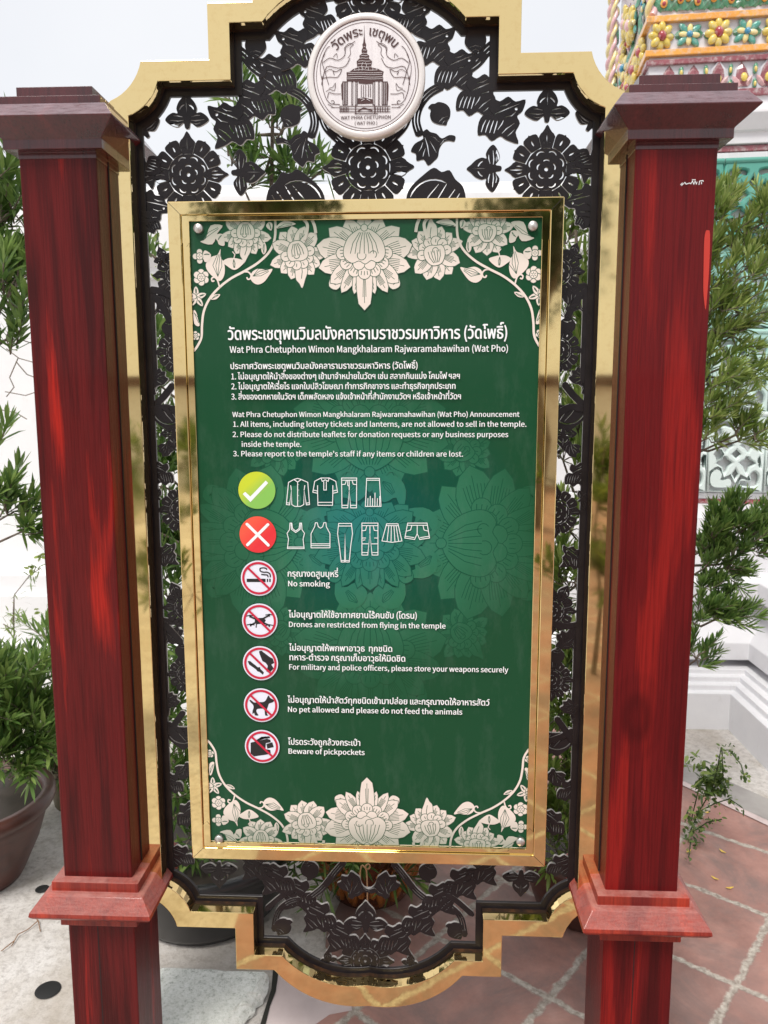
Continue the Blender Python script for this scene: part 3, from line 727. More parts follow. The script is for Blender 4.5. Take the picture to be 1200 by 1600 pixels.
def border_half(A, K):
    """left half of the top border, K maps crop coordinates to the sheet"""
    A.fillline([K(*p) for p in smooth([(638,120), (636,230), (605,310), (540,375), (460,425), (380,468), (310,522), (255,585), (220,660), (209,740), (205,815), (178,872), (150,905)], 5, False)], .0046)
    kk = (K(100,0)[0]-K(0,0)[0])/100
    A.bloom(K(465,205), 150*kk, 180+0)
    A.bloom(K(770,325), 172*kk, 168)
    A.leaf([K(*p) for p in ((492,462), (505,430), (540,412), (585,420), (622,414), (600,455), (570,492), (535,505), (505,490))], 4)
    A.fillline([K(*p) for p in smooth([(455,430), (480,432), (496,450), (492,470), (478,474), (472,462)], 4, False)], .003)
    A.leaf([K(*p) for p in ((300,480), (245,430), (232,385), (262,345), (300,330), (318,296), (318,340), (340,385), (342,440), (325,478))], 4)
    A.fillline([K(*p) for p in smooth([(312,520), (300,480), (282,462), (266,470), (270,486), (282,482)], 4, False)], .003)
    A.flowerlet(K(205,463), 46*kk, 6)
    A.flowerlet(K(196,340), 40*kk, 4); A.leaf([K(*p) for p in ((215,330), (228,305), (262,330), (250,365), (225,372))], 2)
    A.leaf([K(*p) for p in ((395,350), (360,352), (330,372), (358,398), (400,420), (440,395), (458,368), (425,355))], 3); A.fillline([K(*p) for p in ((388,312), (402,330), (396,352))], .002)
    A.leaf([K(*p) for p in ((262,592), (272,568), (316,562), (295,590))], 2)
    A.leaf([K(*p) for p in ((572,330), (556,300), (575,256), (588,300))], 2)
    A.leaf([K(*p) for p in ((300,250), (280,220), (330,210), (342,275), (310,272))], 2)
    A.leaf([K(*p) for p in ((200,255), (232,236), (260,160), (330,160), (300,205), (270,270))], 2)
    for a in (0, 72, 144, 216, 288): A.petal(K(176,580), 62*kk, 1., .5, a, 1)
    A.leaf([K(*p) for p in ((160,660), (176,668), (196,745), (165,735))], 2); A.flowerlet(K(172,805), 26*kk, 5)
    A.leaf([K(*p) for p in ((600,140), (585,165), (615,190), (622,150))], 2); A.leaf([K(*p) for p in ((640,175), (690,132), (760,150), (700,168))], 2)
    A.fillline([K(*p) for p in smooth([(800,120), (825,150), (825,190), (810,245)], 4, False)], .006); A.fillline([K(*p) for p in smooth([(850,120), (868,160), (876,205)], 4, False)], .006)
def c6(x, y): return S(260+x/3.75, 310+y/3.75)
for top in (True, False):
    A = Art(y=YB)
    if top: T = lambda p: p
    else:
        dz = c6(0, 660)[1]; zt = S(574, 1215)[1]
        T = lambda p: (p[0], zt + (dz - p[1]))
    for sg in (1, -1):
        K = lambda x, y, sg=sg: (lambda p: (sg*(p[0]-.003)+.003, p[1]))(T(c6(x, y)))
        border_half(A, K)
    o = T(c6(1160, 330)); kk = (c6(1160,0)[0]-c6(1060,0)[0])/100
    A.lotus(o, 262*kk, 180 if top else 0, k0=100)
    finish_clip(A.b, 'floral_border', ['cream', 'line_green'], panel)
# rosette watermark: four big lotus flowers round a smaller one
A = Art(gap=.0034, w=.0018, y=-.00005, step=.00001)
o0 = S(578, 848); RR = .195
for a in (45, 135, 225, 315):
    o = rot2([(0, .275)], a, o0)[0]; A.bloom(o, .062, a)
for a in (0, 90, 180, 270):
    o = rot2([(0, .235)], a, o0)[0]; A.lotus(o, .150, a, tip=False)
    for sg in (-1, 1):
        A.leaf(rot2([(sg*.02,.135), (sg*.006,.105), (sg*.03,.085), (sg*.055,.095), (sg*.066,.06), (sg*.075,.11), (sg*.055,.14)], a, o0), 4)
        A.fillline(rot2(smooth([(sg*.02,.12), (sg*.04,.15), (sg*.06,.14), (sg*.055,.125), (sg*.045,.13)], 3, False), a, o0), .004)
for a in (0, 90, 180, 270): A.petal(o0, .1, 1.12, .62, a+45, 2)
A.lotus(o0, .112, 180, tip=False, k0=120)
finish_clip(A.b, 'rosette_print', ['wm_fill', 'wm_line'], panel)
YT = -.0052
YT = -.0011
YP = -.0036   # prints sit above the border and rosette layers
# ---- lettering on the sheet
def crop(ox, oy, s): return lambda x, y: S(ox+x/s, oy+y/s)
k1 = crop(340, 490, 2.4); k3 = crop(360, 920, 2.609); k2 = crop(360, 720, 3.529)
px2m = (S(700, 800)[0]-S(500, 800)[0])/200
def T(txt, l, r, hpx, K, thai=False, off=.013, y=YP):
    text_line('text_line', txt, K(*l), K(*r), hpx*px2m, y, 'ink_white', panel, off, thai)
T('วัดพระเชตุพนวิมลมังคลารามราชวรมหาวิหาร (วัดโพธิ์)', (40, 97), (1085, 95), 14.2, k1, True, .022)
T('Wat Phra Chetuphon Wimon Mangkhalaram Rajwaramahawihan (Wat Pho)', (47, 146), (1088, 144), 9.6, k1)
T('ประกาศวัดพระเชตุพนวิมลมังคลารามราชวรมหาวิหาร (วัดโพธิ์)', (50, 208), (750, 206), 7.4, k1, True, .018)
T('1. ไม่อนุญาตให้นำสิ่งของต่างๆ เข้ามาจำหน่ายในวัดฯ เช่น สลากกินแบ่ง โคมไฟ ฯลฯ', (53, 246), (908, 245), 7.2, k1, True, .018)
T('2. ไม่อนุญาตให้เรี่ยไร แจกใบปลิวโฆษณา ทำการภิกขาจาร และทำธุรกิจทุกประเภท', (53, 283), (892, 283), 7.2, k1, True, .018)
T('3. สิ่งของตกหายในวัดฯ เด็กพลัดหลง แจ้งเจ้าหน้าที่สำนักงานวัดฯ หรือเจ้าหน้าที่วัดฯ', (53, 322), (912, 321), 7.2, k1, True, .018)
T('Wat Phra Chetuphon Wimon Mangkhalaram Rajwaramahawihan (Wat Pho) Announcement', (57, 387), (1131, 387), 7.6, k1)
T('1. All items, including lottery tickets and lanterns, are not allowed to sell in the temple.', (60, 424), (1157, 424), 8.0, k1)
T('2. Please do not distribute leaflets for donation requests or any business purposes', (58, 462), (1089, 463), 8.0, k1)
T('inside the temple.', (92, 499), (315, 499), 8.0, k1)
T('3. Please report to the temple\'s staff if any items or children are lost.', (60, 535), (920, 535), 8.0, k1)
T('กรุณางดสูบบุหรี่', (317, 637), (596, 637), 8.0, k2, True, .02)
T('No smoking', (320, 690), (550, 690), 8.6, k2, False, .02)
T('ไม่อนุญาตให้ใช้อากาศยานไร้คนขับ (โดรน)', (238, 117), (760, 117), 8.0, k3, True, .02)
T('Drones are restricted from flying in the temple', (240, 156), (877, 157), 8.4, k3, False, .016)
T('ไม่อนุญาตให้พกพาอาวุธ  ทุกชนิด', (240, 252), (660, 252), 8.0, k3, True, .02)
T('ทหาร-ตำรวจ กรุณาเก็บอาวุธให้มิดชิด', (242, 291), (713, 292), 8.0, k3, True, .02)
T('For military and police officers, please store your weapons securely', (241, 331), (1132, 334), 8.6, k3, False, .016)
T('ไม่อนุญาตให้นำสัตว์ทุกชนิดเข้ามาปล่อย และกรุณางดให้อาหารสัตว์', (234, 465), (1056, 469), 8.0, k3, True, .02)
T('No pet allowed and please do not feed the animals', (236, 503), (945, 506), 8.8, k3, False, .018)
T('โปรดระวังถูกล้วงกระเป๋า', (236, 634), (530, 635), 8.2, k3, True, .02)
T('Beware of pickpockets', (238, 671), (548, 672), 8.6, k3, False, .02)
# ---- tick and cross discs
def disc(b, c, r, y, n=40): b.poly(circ(c[0], c[1], r, n), y)
def rpx(px): return px*px2m
c = S(401.9, 765.8); b = B(); disc(b, c, rpx(29.2), YP); t = b.build('tick_disc', 'tick', panel)
b = B(); b.poly([k2(*p) for p in ((70,182), (84,170), (112,196), (197,108), (210,122), (113,226))], YP-.0004); b.build('tick_mark', 'ink_white', t)
c = S(403.4, 834.8); b = B(); disc(b, c, rpx(29), YP); t = b.build('cross_disc', 'cross', panel)
b = B(); b.line([k2(94,348), k2(211,463)], rpx(4.6), YP-.0004); b.line([k2(209,350), k2(97,461)], rpx(4.6), YP-.0006)
for i, q in enumerate(((94,348), (211,463), (209,350), (97,461))): disc(b, k2(*q), rpx(2.3), YP-.0009-.00012*i, 14)
b.build('cross_mark', 'ink_white', t)
# ---- prohibition roundels: white disc, black pictogram, crimson ring and bar
def roundel(name, px, py, K, draw):
    c = S(px, py); b = B(); b.cur = 0; disc(b, c, rpx(28.6), YP)
    b.cur = 1; draw(lambda *pts: b.poly([K(*p) for p in pts], YP-.0004), lambda pts, w: b.line([K(*p) for p in pts], w*px2m, YP-.0006))
    b.cur = 2; b.line(circ(c[0], c[1], rpx(24.6), 48), rpx(3.6), YP-.0010, True)
    d = rpx(24.6)*.707; b.line([(c[0]-d, c[1]+d), (c[0]+d, c[1]-d)], rpx(3.4), YP-.0013)
    b.build(name, ['sign_white', 'ink_black', 'ink_red'], panel)
def smoke(P, Ln):
    P((92,648), (196,648), (196,666), (92,666)); P((203,648), (210,648), (210,666), (203,666)); P((216,648), (224,648), (224,666), (216,666))
    Ln(smooth([(222,640), (220,622), (204,612), (186,612), (168,606), (166,592), (180,588), (196,590), (204,598)], 4, False), 2.0); Ln(smooth([(210,640), (206,628), (190,626), (172,624)], 4, False), 2.0)
roundel('no_smoking_roundel', 404.8, 902.8, k2, smoke)
def drone(P, Ln):
    for a, c_ in (((84,112), (158,146)), ((160,106), (84,146))): Ln([a, c_], 2.6)
    for x, y in ((82,108), (160,104), (84,144), (160,146)): Ln([(x-16, y+1), (x, y-2), (x+16, y+1)], 1.5); Ln([(x, y-4), (x, y+7)], 2.4)
    P((104,118), (136,116), (146,126), (138,140), (108,142), (100,130)); Ln([(108,140), (106,156)], 1.6); Ln([(138,138), (142,154)], 1.6)
roundel('no_drone_roundel', 406.4, 969.4, k3, drone)
def arms(P, Ln):
    P((118,252), (128,250), (162,276), (174,282), (180,300), (168,306), (178,322), (160,340), (148,334), (154,312), (146,300), (132,292), (120,262))
    P((72,292), (82,292), (114,318), (122,316), (124,324), (138,338), (134,348), (120,336), (112,334), (106,326), (78,306))
roundel('no_weapons_roundel', 407.5, 1035.4, k3, arms)
def dog(P, Ln):
    P(*smooth([(79,452), (84,450), (94,458), (102,461), (122,459), (138,458), (148,448), (152,438), (158,432), (162,440), (168,445), (178,450), (177,458), (164,463), (158,466), (154,478), (150,490), (151,508), (156,513), (143,513), (141,492), (134,486), (118,486), (110,488), (107,496), (113,508), (116,513), (102,513), (98,502), (92,508), (92,494), (96,482), (94,470), (86,462)], 2))
roundel('no_pets_roundel', 408.7, 1100.9, k3, dog)
def purse(P, Ln):
    P((84,624), (150,608), (164,612), (166,622), (146,626), (144,650), (164,654), (166,670), (98,680), (84,668)); P((98,616), (144,598), (150,604), (108,620)); P((112,610), (128,600), (160,598), (164,606))
    P((148,630), (172,622), (178,642), (152,648))
roundel('pickpocket_roundel', 410.2, 1165.3, k3, purse)
# ---- clothes drawn in white line
LW = rpx(1.15)
def garment(name, lines):
    b = B()
    for i, pts in enumerate(lines):
        closed = pts[0] == pts[-1]
        q = [k2(*p) for p in (pts[:-1] if closed else pts)]; b.line(q, LW, YP-.00003*i, closed)
    b.build(name, 'ink_white', panel)
garment('long_shirt_drawing', [[(352,102), (372,96), (392,102), (428,118), (438,240), (420,242), (408,160), (406,240), (388,250), (356,250), (340,240), (338,160), (328,242), (310,240), (322,118), (352,102)],
    [(354,104), (372,116), (390,104)], [(372,116), (372,250)], [(377,130), (379,130)], [(377,160), (379,160)], [(377,190), (379,190)], [(377,220), (379,220)], [(312,230), (329,232)], [(419,232), (437,230)], [(338,160), (334,134)], [(408,160), (412,134)]])
garment('polo_shirt_drawing', [[(500,94), (546,94), (582,112), (592,172), (566,178), (564,244), (484,244), (482,178), (456,172), (466,112), (500,94)],
    [(500,94), (508,112), (524,104), (540,112), (546,94)], [(516,112), (516,160), (530,160), (530,112)], [(484,228), (564,228)], [(458,160), (482,166)], [(566,166), (590,160)], [(482,178), (482,134)], [(566,178), (566,134)]])
garment('trousers_drawing', [[(614,94), (697,94), (696,258), (664,258), (656,160), (648,258), (616,258), (614,94)], [(614,106), (697,106)], [(656,106), (656,160)], [(616,130), (634,128), (640,108)], [(695,130), (678,128), (672,108)], [(616,244), (648,244)], [(664,244), (696,244)], [(648,108), (648,134), (656,140)]])
garment('long_skirt_drawing', [[(752,96), (822,96), (831,250), (745,250), (752,96)], [(751,106), (823,106)]] + [[(758+13*i, 250), (759+13*i, 205-12*(i % 2)-(18 if i == 3 else 0))] for i in range(6)])
garment('tank_top_drawing', [[(330,342), (340,342), (344,372), (362,386), (380,372), (384,342), (394,342), (396,378), (410,398), (402,430), (408,482), (316,482), (322,430), (314,398), (328,378), (330,342)], [(318,474), (407,474)], [(336,344), (338,376), (362,394), (386,376), (390,344)]])
garment('sleeveless_top_drawing', [[(470,340), (480,340), (486,362), (498,370), (510,362), (516,340), (528,340), (530,362), (550,400), (550,478), (446,478), (446,400), (466,362), (470,340)], [(447,456), (549,456)], [(447,466), (549,466)]])
garment('leggings_drawing', [[(598,344), (668,344), (674,400), (664,470), (656,556), (636,556), (633,400), (630,556), (612,556), (602,470), (592,400), (598,344)], [(597,358), (670,358)], [(613,548), (630,548)], [(636,548), (656,548)]])
garment('ripped_jeans_drawing', [[(726,342), (814,342), (814,518), (782,518), (770,400), (758,518), (726,518), (726,342)], [(726,356), (814,356)], [(770,356), (770,400)], [(728,384), (746,382), (752,358)], [(812,384), (794,382), (788,358)], [(728,504), (758,504)], [(784,504), (814,504)], [(728,424), (748,424)], [(726,456), (762,456)], [(778,456), (814,456)], [(794,424), (812,424)], [(730,436), (744,434)]])
garment('pleated_skirt_drawing', [[(862,346), (924,346), (946,440), (892,448), (836,440), (862,346)], [(859,356), (926,356)], [(874,356), (864,444)], [(888,356), (886,448)], [(902,356), (908,446)], [(914,356), (928,443)]])
garment('shorts_drawing', [[(978,342), (1084,342), (1098,424), (1044,432), (1030,400), (1016,432), (962,424), (978,342)], [(976,354), (1086,354)], [(1030,354), (1030,400)], [(972,386), (994,380), (1000,356)], [(1090,386), (1068,380), (1062,356)], [(964,414), (1014,422)], [(1046,422), (1096,414)]])
# ---- fixing bolts
for px, py in ((311,358), (832,354), (343,1309), (813,1313)):
    p = S(px, py); b = B(); b.lathe([(.0, 0), (.0094, 0), (.0094, .008), (.0086, .0096), (.0, .0105)], 24)
    o = b.build('fixing_bolt', 'bolt', board); o.matrix_local = Matrix.Translation((p[0], .0005, p[1])) @ Matrix.Rotation(R(90), 4, 'X')
# ---- medallion
mc = S(571.5, 116.8, -.014); mr = .1135
med = B(); med.lathe([(mr-.001, 0), (mr, .003), (mr, .0185), (mr-.0025, .0222), (mr-.0105, .0228), (mr-.0128, .0212), (mr-.0135, .012)], 96, caps=False)
MM = Matrix.Translation((mc[0], .012, mc[1])) @ Matrix.Rotation(R(90), 4, 'X')
m = med.build('medallion', 'ring', board); m.matrix_local = MM
MI = MM.inverted()
def onmed(b, name, mat):
    o = b.build(name, mat, m); o.matrix_local = MI; return o
YM = -.0085
km = lambda x, y: S(470+x/5.714, y/5.714, YM)
b = B(); disc(b, mc, mr-.0135, YM, 72); onmed(b, 'face_plate', 'plate')
b = B(); b.line(circ(mc[0], mc[1], mr-.0128, 72), .0028, YM-.0006, True); b.line(circ(mc[0], mc[1], mr-.0185, 72), .0009, YM-.0006, True); onmed(b, 'ring_line', 'emblem')
b = B(); b.cur = 0
def mp(*p): b.poly([km(*q) for q in p], YM-.0006-.00002*len(b.f) % .0003)
def ml(p, w=4): b.line([km(*q) for q in p], w/5.714*px2m*1.02, YM-.0010-.000004*(len(b.f) % 90))
mp((566,210), (570,330), (576,380), (584,400), (580,425), (594,450), (590,480), (612,500), (606,520), (636,548), (628,600), (504,600), (498,548), (528,520), (522,500), (546,480), (542,450), (554,425), (550,400), (558,380), (563,330))
mp((440,640), (470,616), (520,600), (620,600), (690,616), (740,640), (728,690), (412,690), (408,648))
mp((410,690), (735,690), (735,728), (410,728))
for x0, x1 in ((372,420), (452,468), (484,508), (640,664), (690,704), (722,776)): mp((x0,728), (x1,728), (x1,940), (x0,940))
mp((360,760), (372,735), (384,900), (366,890)); mp((776,735), (784,760), (780,900), (770,900))
mp((516,728), (640,728), (640,748), (580,752), (516,745)); mp((505,880), (560,870), (648,890), (648,925), (505,930))
for y in (950, 975, 1000): ml([(345, y), (800, y)], 6)
for i in range(12): ml([(352+i*14 if i < 6 else 665+(i-6)*22, 958), (352+i*14 if i < 6 else 665+(i-6)*22, 1004)], 7)
ml([(480,1018), (690,1018)], 6); ml([(490,940), (490,1016)], 8); ml([(660,940), (660,1016)], 8); ml([(510,995), (560,965), (640,990)], 10)
for x in (540, 560, 580, 605, 622): ml([(x,760), (x,870)], 5)
for sg in (-1, 1):
    f = lambda x, y: (580+sg*(x-580), y)
    for pts, w in (([(250,760), (215,640), (190,540), (230,440), (260,415)], 5), ([(190,720), (175,640), (180,560), (215,480)], 4), ([(185,760), (230,600), (330,610), (400,590), (440,520)], 5), ([(200,560), (260,520), (330,540), (390,500), (400,430), (440,400), (485,370)], 5),
                   ([(400,470), (390,430), (430,390), (470,400), (440,430), (445,480), (420,520)], 4), ([(290,510), (320,480), (325,520)], 4), ([(200,700), (260,690), (330,690), (365,620), (320,640), (290,640), (300,670)], 5), ([(215,650), (260,620), (300,640)], 4),
                   ([(190,680), (200,800), (230,890)], 5), ([(225,820), (260,800), (300,810), (310,745), (285,780), (250,790)], 4), ([(240,880), (250,830), (300,840), (360,840)], 5), ([(230,890), (270,930), (300,920), (290,900), (270,905)], 5), ([(270,930), (350,935)], 5), ([(270,960), (350,962)], 4), ([(240,930), (300,965)], 4)):
        ml([f(*q) for q in smooth(pts, 3, False)], w)
b.cur = 1
def pale(p, w=4): b.line([km(*q) for q in p], w/5.714*px2m*.8, YM-.0018-.000003*(len(b.f) % 60))
for z, x0, x1 in ((420,560,578), (450,552,590), (480,546,592), (500,536,600), (522,528,606), (548,510,626), (572,506,630), (600,502,632), (628,470,690), (652,420,730), (668,418,728), (690,414,732), (706,412,733)):
    pale(smooth([(x0+3,z+2), ((x0*2+x1)/3,z-2), ((x0+x1*2)/3,z+2), (x1-3,z-1)], 3, False), 3.2)
for i, x in enumerate((382, 396, 410, 462, 490, 500, 648, 656, 698, 732, 746, 762)): pale([(x, 740), (x, 800+9*(i % 3)), (x+1, 936)], 3.6)
for x in (440, 475, 515, 545, 600, 640, 670, 705): pale([(x, 604), (x+6, 620), (x+2, 634)], 3)
for sg in (-1, 1): pale(smooth([(566+sg*8, 620), (566+sg*22, 590), (566+sg*10, 560)], 3, False), 3); pale([(580+sg*40, 905), (580+sg*10, 888), (580+sg*52, 882)], 4)
onmed(b, 'temple_emblem', ['emblem', 'plate'])
def arctext(txt, a0, a1, r, h, off=.016):
    V, F, w = run(txt, off); bb = B(); vs = []
    for x, z, q in V:
        a = R(a0 + (a1-a0)*x/w); rr = r + z*h; vs.append((mc[0]+rr*math.sin(a), YM-.0012-.00002*q, mc[1]+rr*math.cos(a)))
    bb.add(vs, F); onmed(bb, 'arc_lettering', 'emblem')
arctext('วัดพระ', -51, -4, .072, .0245); arctext('เชตุพน', 4, 49, .072, .0245)
for txt, l, r_, h in (('WAT PHRA CHETUPHON', (358,1070), (802,1060), 4.6), ('( WAT PHO )', (482,1116), (682,1112), 4.2)):
    o = text_line('rim_lettering', txt, km(*l), km(*r_), h*px2m, YM-.0012, 'emblem', m, .012); o.matrix_local = MI
# ---- the two posts
PCY, PH = .018, .0750
def post(sg, wd):
    cx, cyy, h = sg*.583, PCY, PH
    b = B(); b.box(cx-h, cx+h, cyy-h, cyy+h, .57, 2.075); p = b.build('post', wd, board, bevel=.003)
    xi = cx - sg*h; b = B(); b.box(min(xi, xi-sg*.0022), max(xi, xi-sg*.0022), -.0022, -.0001, .585, 2.07); b.build('sealant_line', 'gap', p)
    b = B(); b.box(cx-.0738, cx+.0738, cyy-.0738, cyy+.0738, 0., .48); lo = b.build('lower_post', wd, p, bevel=.003)
    b = B(); b.box(cx-.009, cx-.0072, cyy-.0741, cyy-.072, .0, .479); b.build('board_joint', 'gap', lo)
    b = B(); b.square([(.0760, 2.0615), (.0760, 2.0735), (.0950, 2.0737), (.0950, 2.0905), (.0962, 2.0925), (.1292, 2.121), (.1292, 2.1232), (.1100, 2.1490), (.0966, 2.1496), (.0966, 2.1675), (.0732, 2.1677), (.0732, 2.192)], (cx, cyy, 0))
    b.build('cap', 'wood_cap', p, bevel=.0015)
    b = B(); b.square([(.0850, .468), (.0850, .495), (.115, .506), (.1255, .510), (.1318, .518), (.1300, .526), (.1085, .554), (.1015, .556), (.0948, .5562), (.0948, .577), (.0770, .5785)], (cx, cyy, 0))
    b.build('base_moulding', 'wood_base', p, bevel=.002)
    return p
pl = post(-1, 'wood_a'); pr = post(1, 'wood_b')
yf = PCY-PH-.0006
b = B(); pw = lambda x, y: S(x, y, yf)      # the raw red scar on the right post's edge, and the scribble
b.poly([pw(*p) for p in smooth([(1106,360), (1109.5,366), (1108,420), (1104.4,468), (1102.5,484), (1100.5,472), (1099,452), (1099.5,410), (1100.5,374), (1103,361)], 3)], yf); b.build('raw_scar', 'bare_red', pr)
b = B()
for pts in ([(1063,289), (1066,286), (1065,290), (1070,285), (1072,288), (1077,286), (1080,287)], [(1079,288), (1082,283), (1084,288), (1086,283), (1088,288), (1089,284)], [(1081,281), (1087,281)], [(1092,289), (1093,283), (1098,282), (1099,284)], [(1096,288), (1096,284)]):
    b.line([pw(*p) for p in pts], .0013, yf-.0004)
b.build('scribble', 'ink_white', pr)
# ================================================================== THE GROUND
b = B(); n = 40
b.add([(-60,-60,0), (60,-60,0), (60,60,0), (-60,60,0)], [(0,1,2,3)])
struct(b.build('ground', 'concrete'))
rnd = random.Random(3)
def sheet(name, pts, z, mat, jag=0., sub=6):
    q = []
    for i, p in enumerate(pts):
        r = pts[(i+1) % len(pts)]; d = Vector(r)-Vector(p); L = d.length; m = max(1, int(L*sub)) if jag and L < 6 else 1
        for k_ in range(m):
            t = k_/m; v = Vector(p)+d*t
            if k_ and jag: v += Vector((rnd.uniform(-jag, jag), rnd.uniform(-jag, jag)))
            q.append(tuple(v))
    bb = B(); bb.poly(q, 0.)
    bb.v = [(x, zz, z) for x, _, zz in bb.v]
    return struct(bb.build(name, mat))
e1, e2 = G(1072, 1225), G(1200, 1285); ed = (e2-e1).xy.normalized(); en = Vector((-ed.y, ed.x))
if en.y < 0: en = -en
ea = e1.xy - ed*1.0; eb = e1.xy + ed*6.0
sheet('terracotta_paving', [(-.75,-14), (9,-14), tuple(eb), tuple(ea), (.25, 1.75), (.02, 1.2), (-.14, .8), (-.16, .5), (-.06, .26), (-.30, .12), (-.45, -.6)], .004, 'tile', .03, 14)
kw = .155
ea2, eb2 = ea - en*.035, eb - en*.035
sheet('mortar_joint', [tuple(ea2), tuple(eb2), tuple(eb), tuple(ea)], .008, 'pale_stone', .009, 16)
sheet('kerb_strip', [tuple(ea), tuple(eb), tuple(eb+en*kw), tuple(ea+en*kw)], .009, 'kerb', .008, 12)
sheet('pale_stone_paving', [G(*p)[:2] for p in ((432,1512), (520,1500), (560,1560), (528,1640), (420,1700), (395,1640))], .003, 'pale_stone', .006, 10)
sheet('paving_crack', [G(*p)[:2] for p in ((427,1514), (436,1512), (434,1530), (431,1552), (422,1575), (415,1604), (402,1650), (396,1650), (406,1606), (414,1580), (424,1548))], .006, 'crack', .004, 16)
# ---- loose granite slab
t = thing('granite_slab', 'pale speckled granite slab lying on the concrete behind the left post', 'stone slab', (-.45,.3,0))
top = [(255,1512), (330,1514), (412,1518), (396,1548), (372,1572), (342,1604), (300,1640), (225,1640), (232,1580)]
P_ = [G(px, py, .05) for px, py in top]; C0 = Vector((-.45,.3,0)); rr = random.Random(5)
pts = []
for i, p in enumerate(P_):
    q = P_[(i+1) % len(P_)]
    for k_ in range(4): pts.append(p.lerp(q, k_/4) + Vector((rr.uniform(-.004,.004), rr.uniform(-.004,.004), 0)))
cen = sum(pts, Vector())/len(pts)
b = B(); rg = []
for z, o in ((.004, .022), (.018, .026), (.036, .014), (.046, .004), (.051, -.004)):
    rg.append([tuple((cen + (p-cen)*(1+o/(p-cen).length) + Vector((rr.uniform(-.004,.004), rr.uniform(-.004,.004), 0))).xy - C0.xy) + (z,) for p in pts])
b.rings(rg); b.build('slab', 'granite', t)
# ---- drain holes in the concrete
for (px, py, r) , lab in zip(((75,1548,.034), (66,1390,.022)), ('round black drain hole in the concrete left of the left post foot', 'black drain hole half hidden behind the left post moulding')):
    p = G(px, py); t = thing('drain_hole', lab, 'drain hole', (p.x, p.y, 0), 0, 'drain holes in the concrete')
    b = B(); b.lathe([(0, .0045), (r*.9, .0045), (r, .003)], 26, caps=False); b.build('hole', 'drain', t)
# ================================================================== WALLS
def sweep(b, path, prof):          # path in plan (x, y); prof: (out, z), out is to the right-hand side when walking the path
    n = len(path); vs = []
    nor = []
    for i in range(n):
        ds = []
        if i: ds.append((Vector(path[i])-Vector(path[i-1])).normalized())
        if i < n-1: ds.append((Vector(path[i+1])-Vector(path[i])).normalized())
        ms = [Vector((d.y, -d.x)) for d in ds]; m = sum(ms, Vector((0, 0))).normalized(); nor.append(m/max(.3, m.dot(ms[0])))
    for i in range(n): vs += [(path[i][0]+nor[i].x*o, path[i][1]+nor[i].y*o, z) for o, z in prof]
    k_ = len(prof)
    b.add(vs, [(i*k_+j, (i+1)*k_+j, (i+1)*k_+j+1, i*k_+j+1) for i in range(n-1) for j in range(k_-1)])
t = thing('boundary_wall', 'long white plastered boundary wall behind the potted shrubs', 'wall', (-2.5,2.5,0))
def wl(prof, mat, name, par=t):
    b = B(); sweep(b, [(-9.5, 0), (3.55, 0)], prof); return b.build(name, mat, par, bevel=.004)
wl([(.26,0), (.26,.30), (.23,.31), (.23,.34), (.20,.35), (.20,.60), (.05,.60)], 'plaster', 'plinth')
wl([(.05,.60), (.16,.60), (.16,.70), (.135,.72), (.09,.745), (.09,.775), (.05,.78)], 'plaster', 'ledge_moulding')
wl([(.05,.78), (.05,1.135), (.042,1.14), (.05,1.145), (.05,2.22)], 'plaster', 'wall_face')
wl([(.05,2.22), (.09,2.225), (.09,2.27), (.15,2.33), (.15,2.60), (.10,2.66), (-.3,2.68), (-.3,0)], 'plaster', 'coping')
# ================================================================== THE CHEDI ON THE RIGHT
CHX, CHY, CHR = 1.235, 2.47, -5.
ch = thing('tiled_shrine', 'white temple shrine with green ceramic vents and bands of ceramic flowers', 'shrine', (CHX, CHY, 0), R(CHR))
IV = (Matrix.Translation((CHX, CHY, 0)) @ Matrix.Rotation(R(CHR), 4, 'Z')).inverted()
b = B()
path = [(.75, 2.13), (1.64, 2.13), (1.64, .75), (4.2, .75)]
prof = [(0,0), (0,.185), (-.035,.187), (-.035,.215), (-.07,.217), (-.07,.245), (-.105,.247), (-.105,.272), (-.24,.274), (-.24,.31), (-.13,.312), (-.13,.40), (-.15,.42), (-.23,.50), (-.25,.56), (-.25,.60), (-.17,.605), (-.17,.70), (-.19,.715), (-.26,.72), (-.26,1.02), (-.9,1.03)]
sweep(b, path, prof)
for i, v in enumerate(b.v): b.v[i] = tuple(IV @ Vector(v))
b.build('stepped_plinth', 'plaster2', ch, bevel=.005)
b = B(); b.box(0, 3., 0, 1.6, .72, 2.86); b.build('core', 'plaster2', ch)
def strip(name, z0, z1, out, mat, bev=.003):
    b = B(); path = [(0, 1.15), (0, 0), (3., 0)]
    sweep(b, path, [(-.01, z0), (out, z0), (out, z1), (-.01, z1)]); return b.build(name, mat, ch, bevel=bev)
strip('red_line', 1.085, 1.108, .006, 'c_red'); strip('vent_sill', 1.02, 1.082, .012, 'plaster2'); strip('vent_sill', 1.111, 1.14, .012, 'plaster2')
strip('vent_lintel', 2.742, 2.785, .014, 'plaster2'); strip('red_line', 2.788, 2.815, .017, 'c_maroon')
b = B(); sweep(b, [(0,1.15), (0,0), (3.,0)], [(0,2.818), (.03,2.82), (.03,2.87), (.05,2.875), (.09,2.94), (.09,2.955), (.03,2.96), (.03,3.03)]); b.build('cornice', 'plaster2', ch, bevel=.003)
strip('maroon_line', 3.03, 3.062, .045, 'c_maroon')
b = B(); sweep(b, [(0,1.15), (0,0), (3.,0)], [(.03,3.062), (.03,3.58), (0,3.585), (0,4.6)]); b.build('flower_wall', 'c_white', ch)
strip('maroon_line', 3.185, 3.208, .048, 'c_maroon'); strip('orange_rail', 3.222, 3.25, .055, 'c_orange'); strip('orange_rail', 3.372, 3.40, .055, 'c_orange')
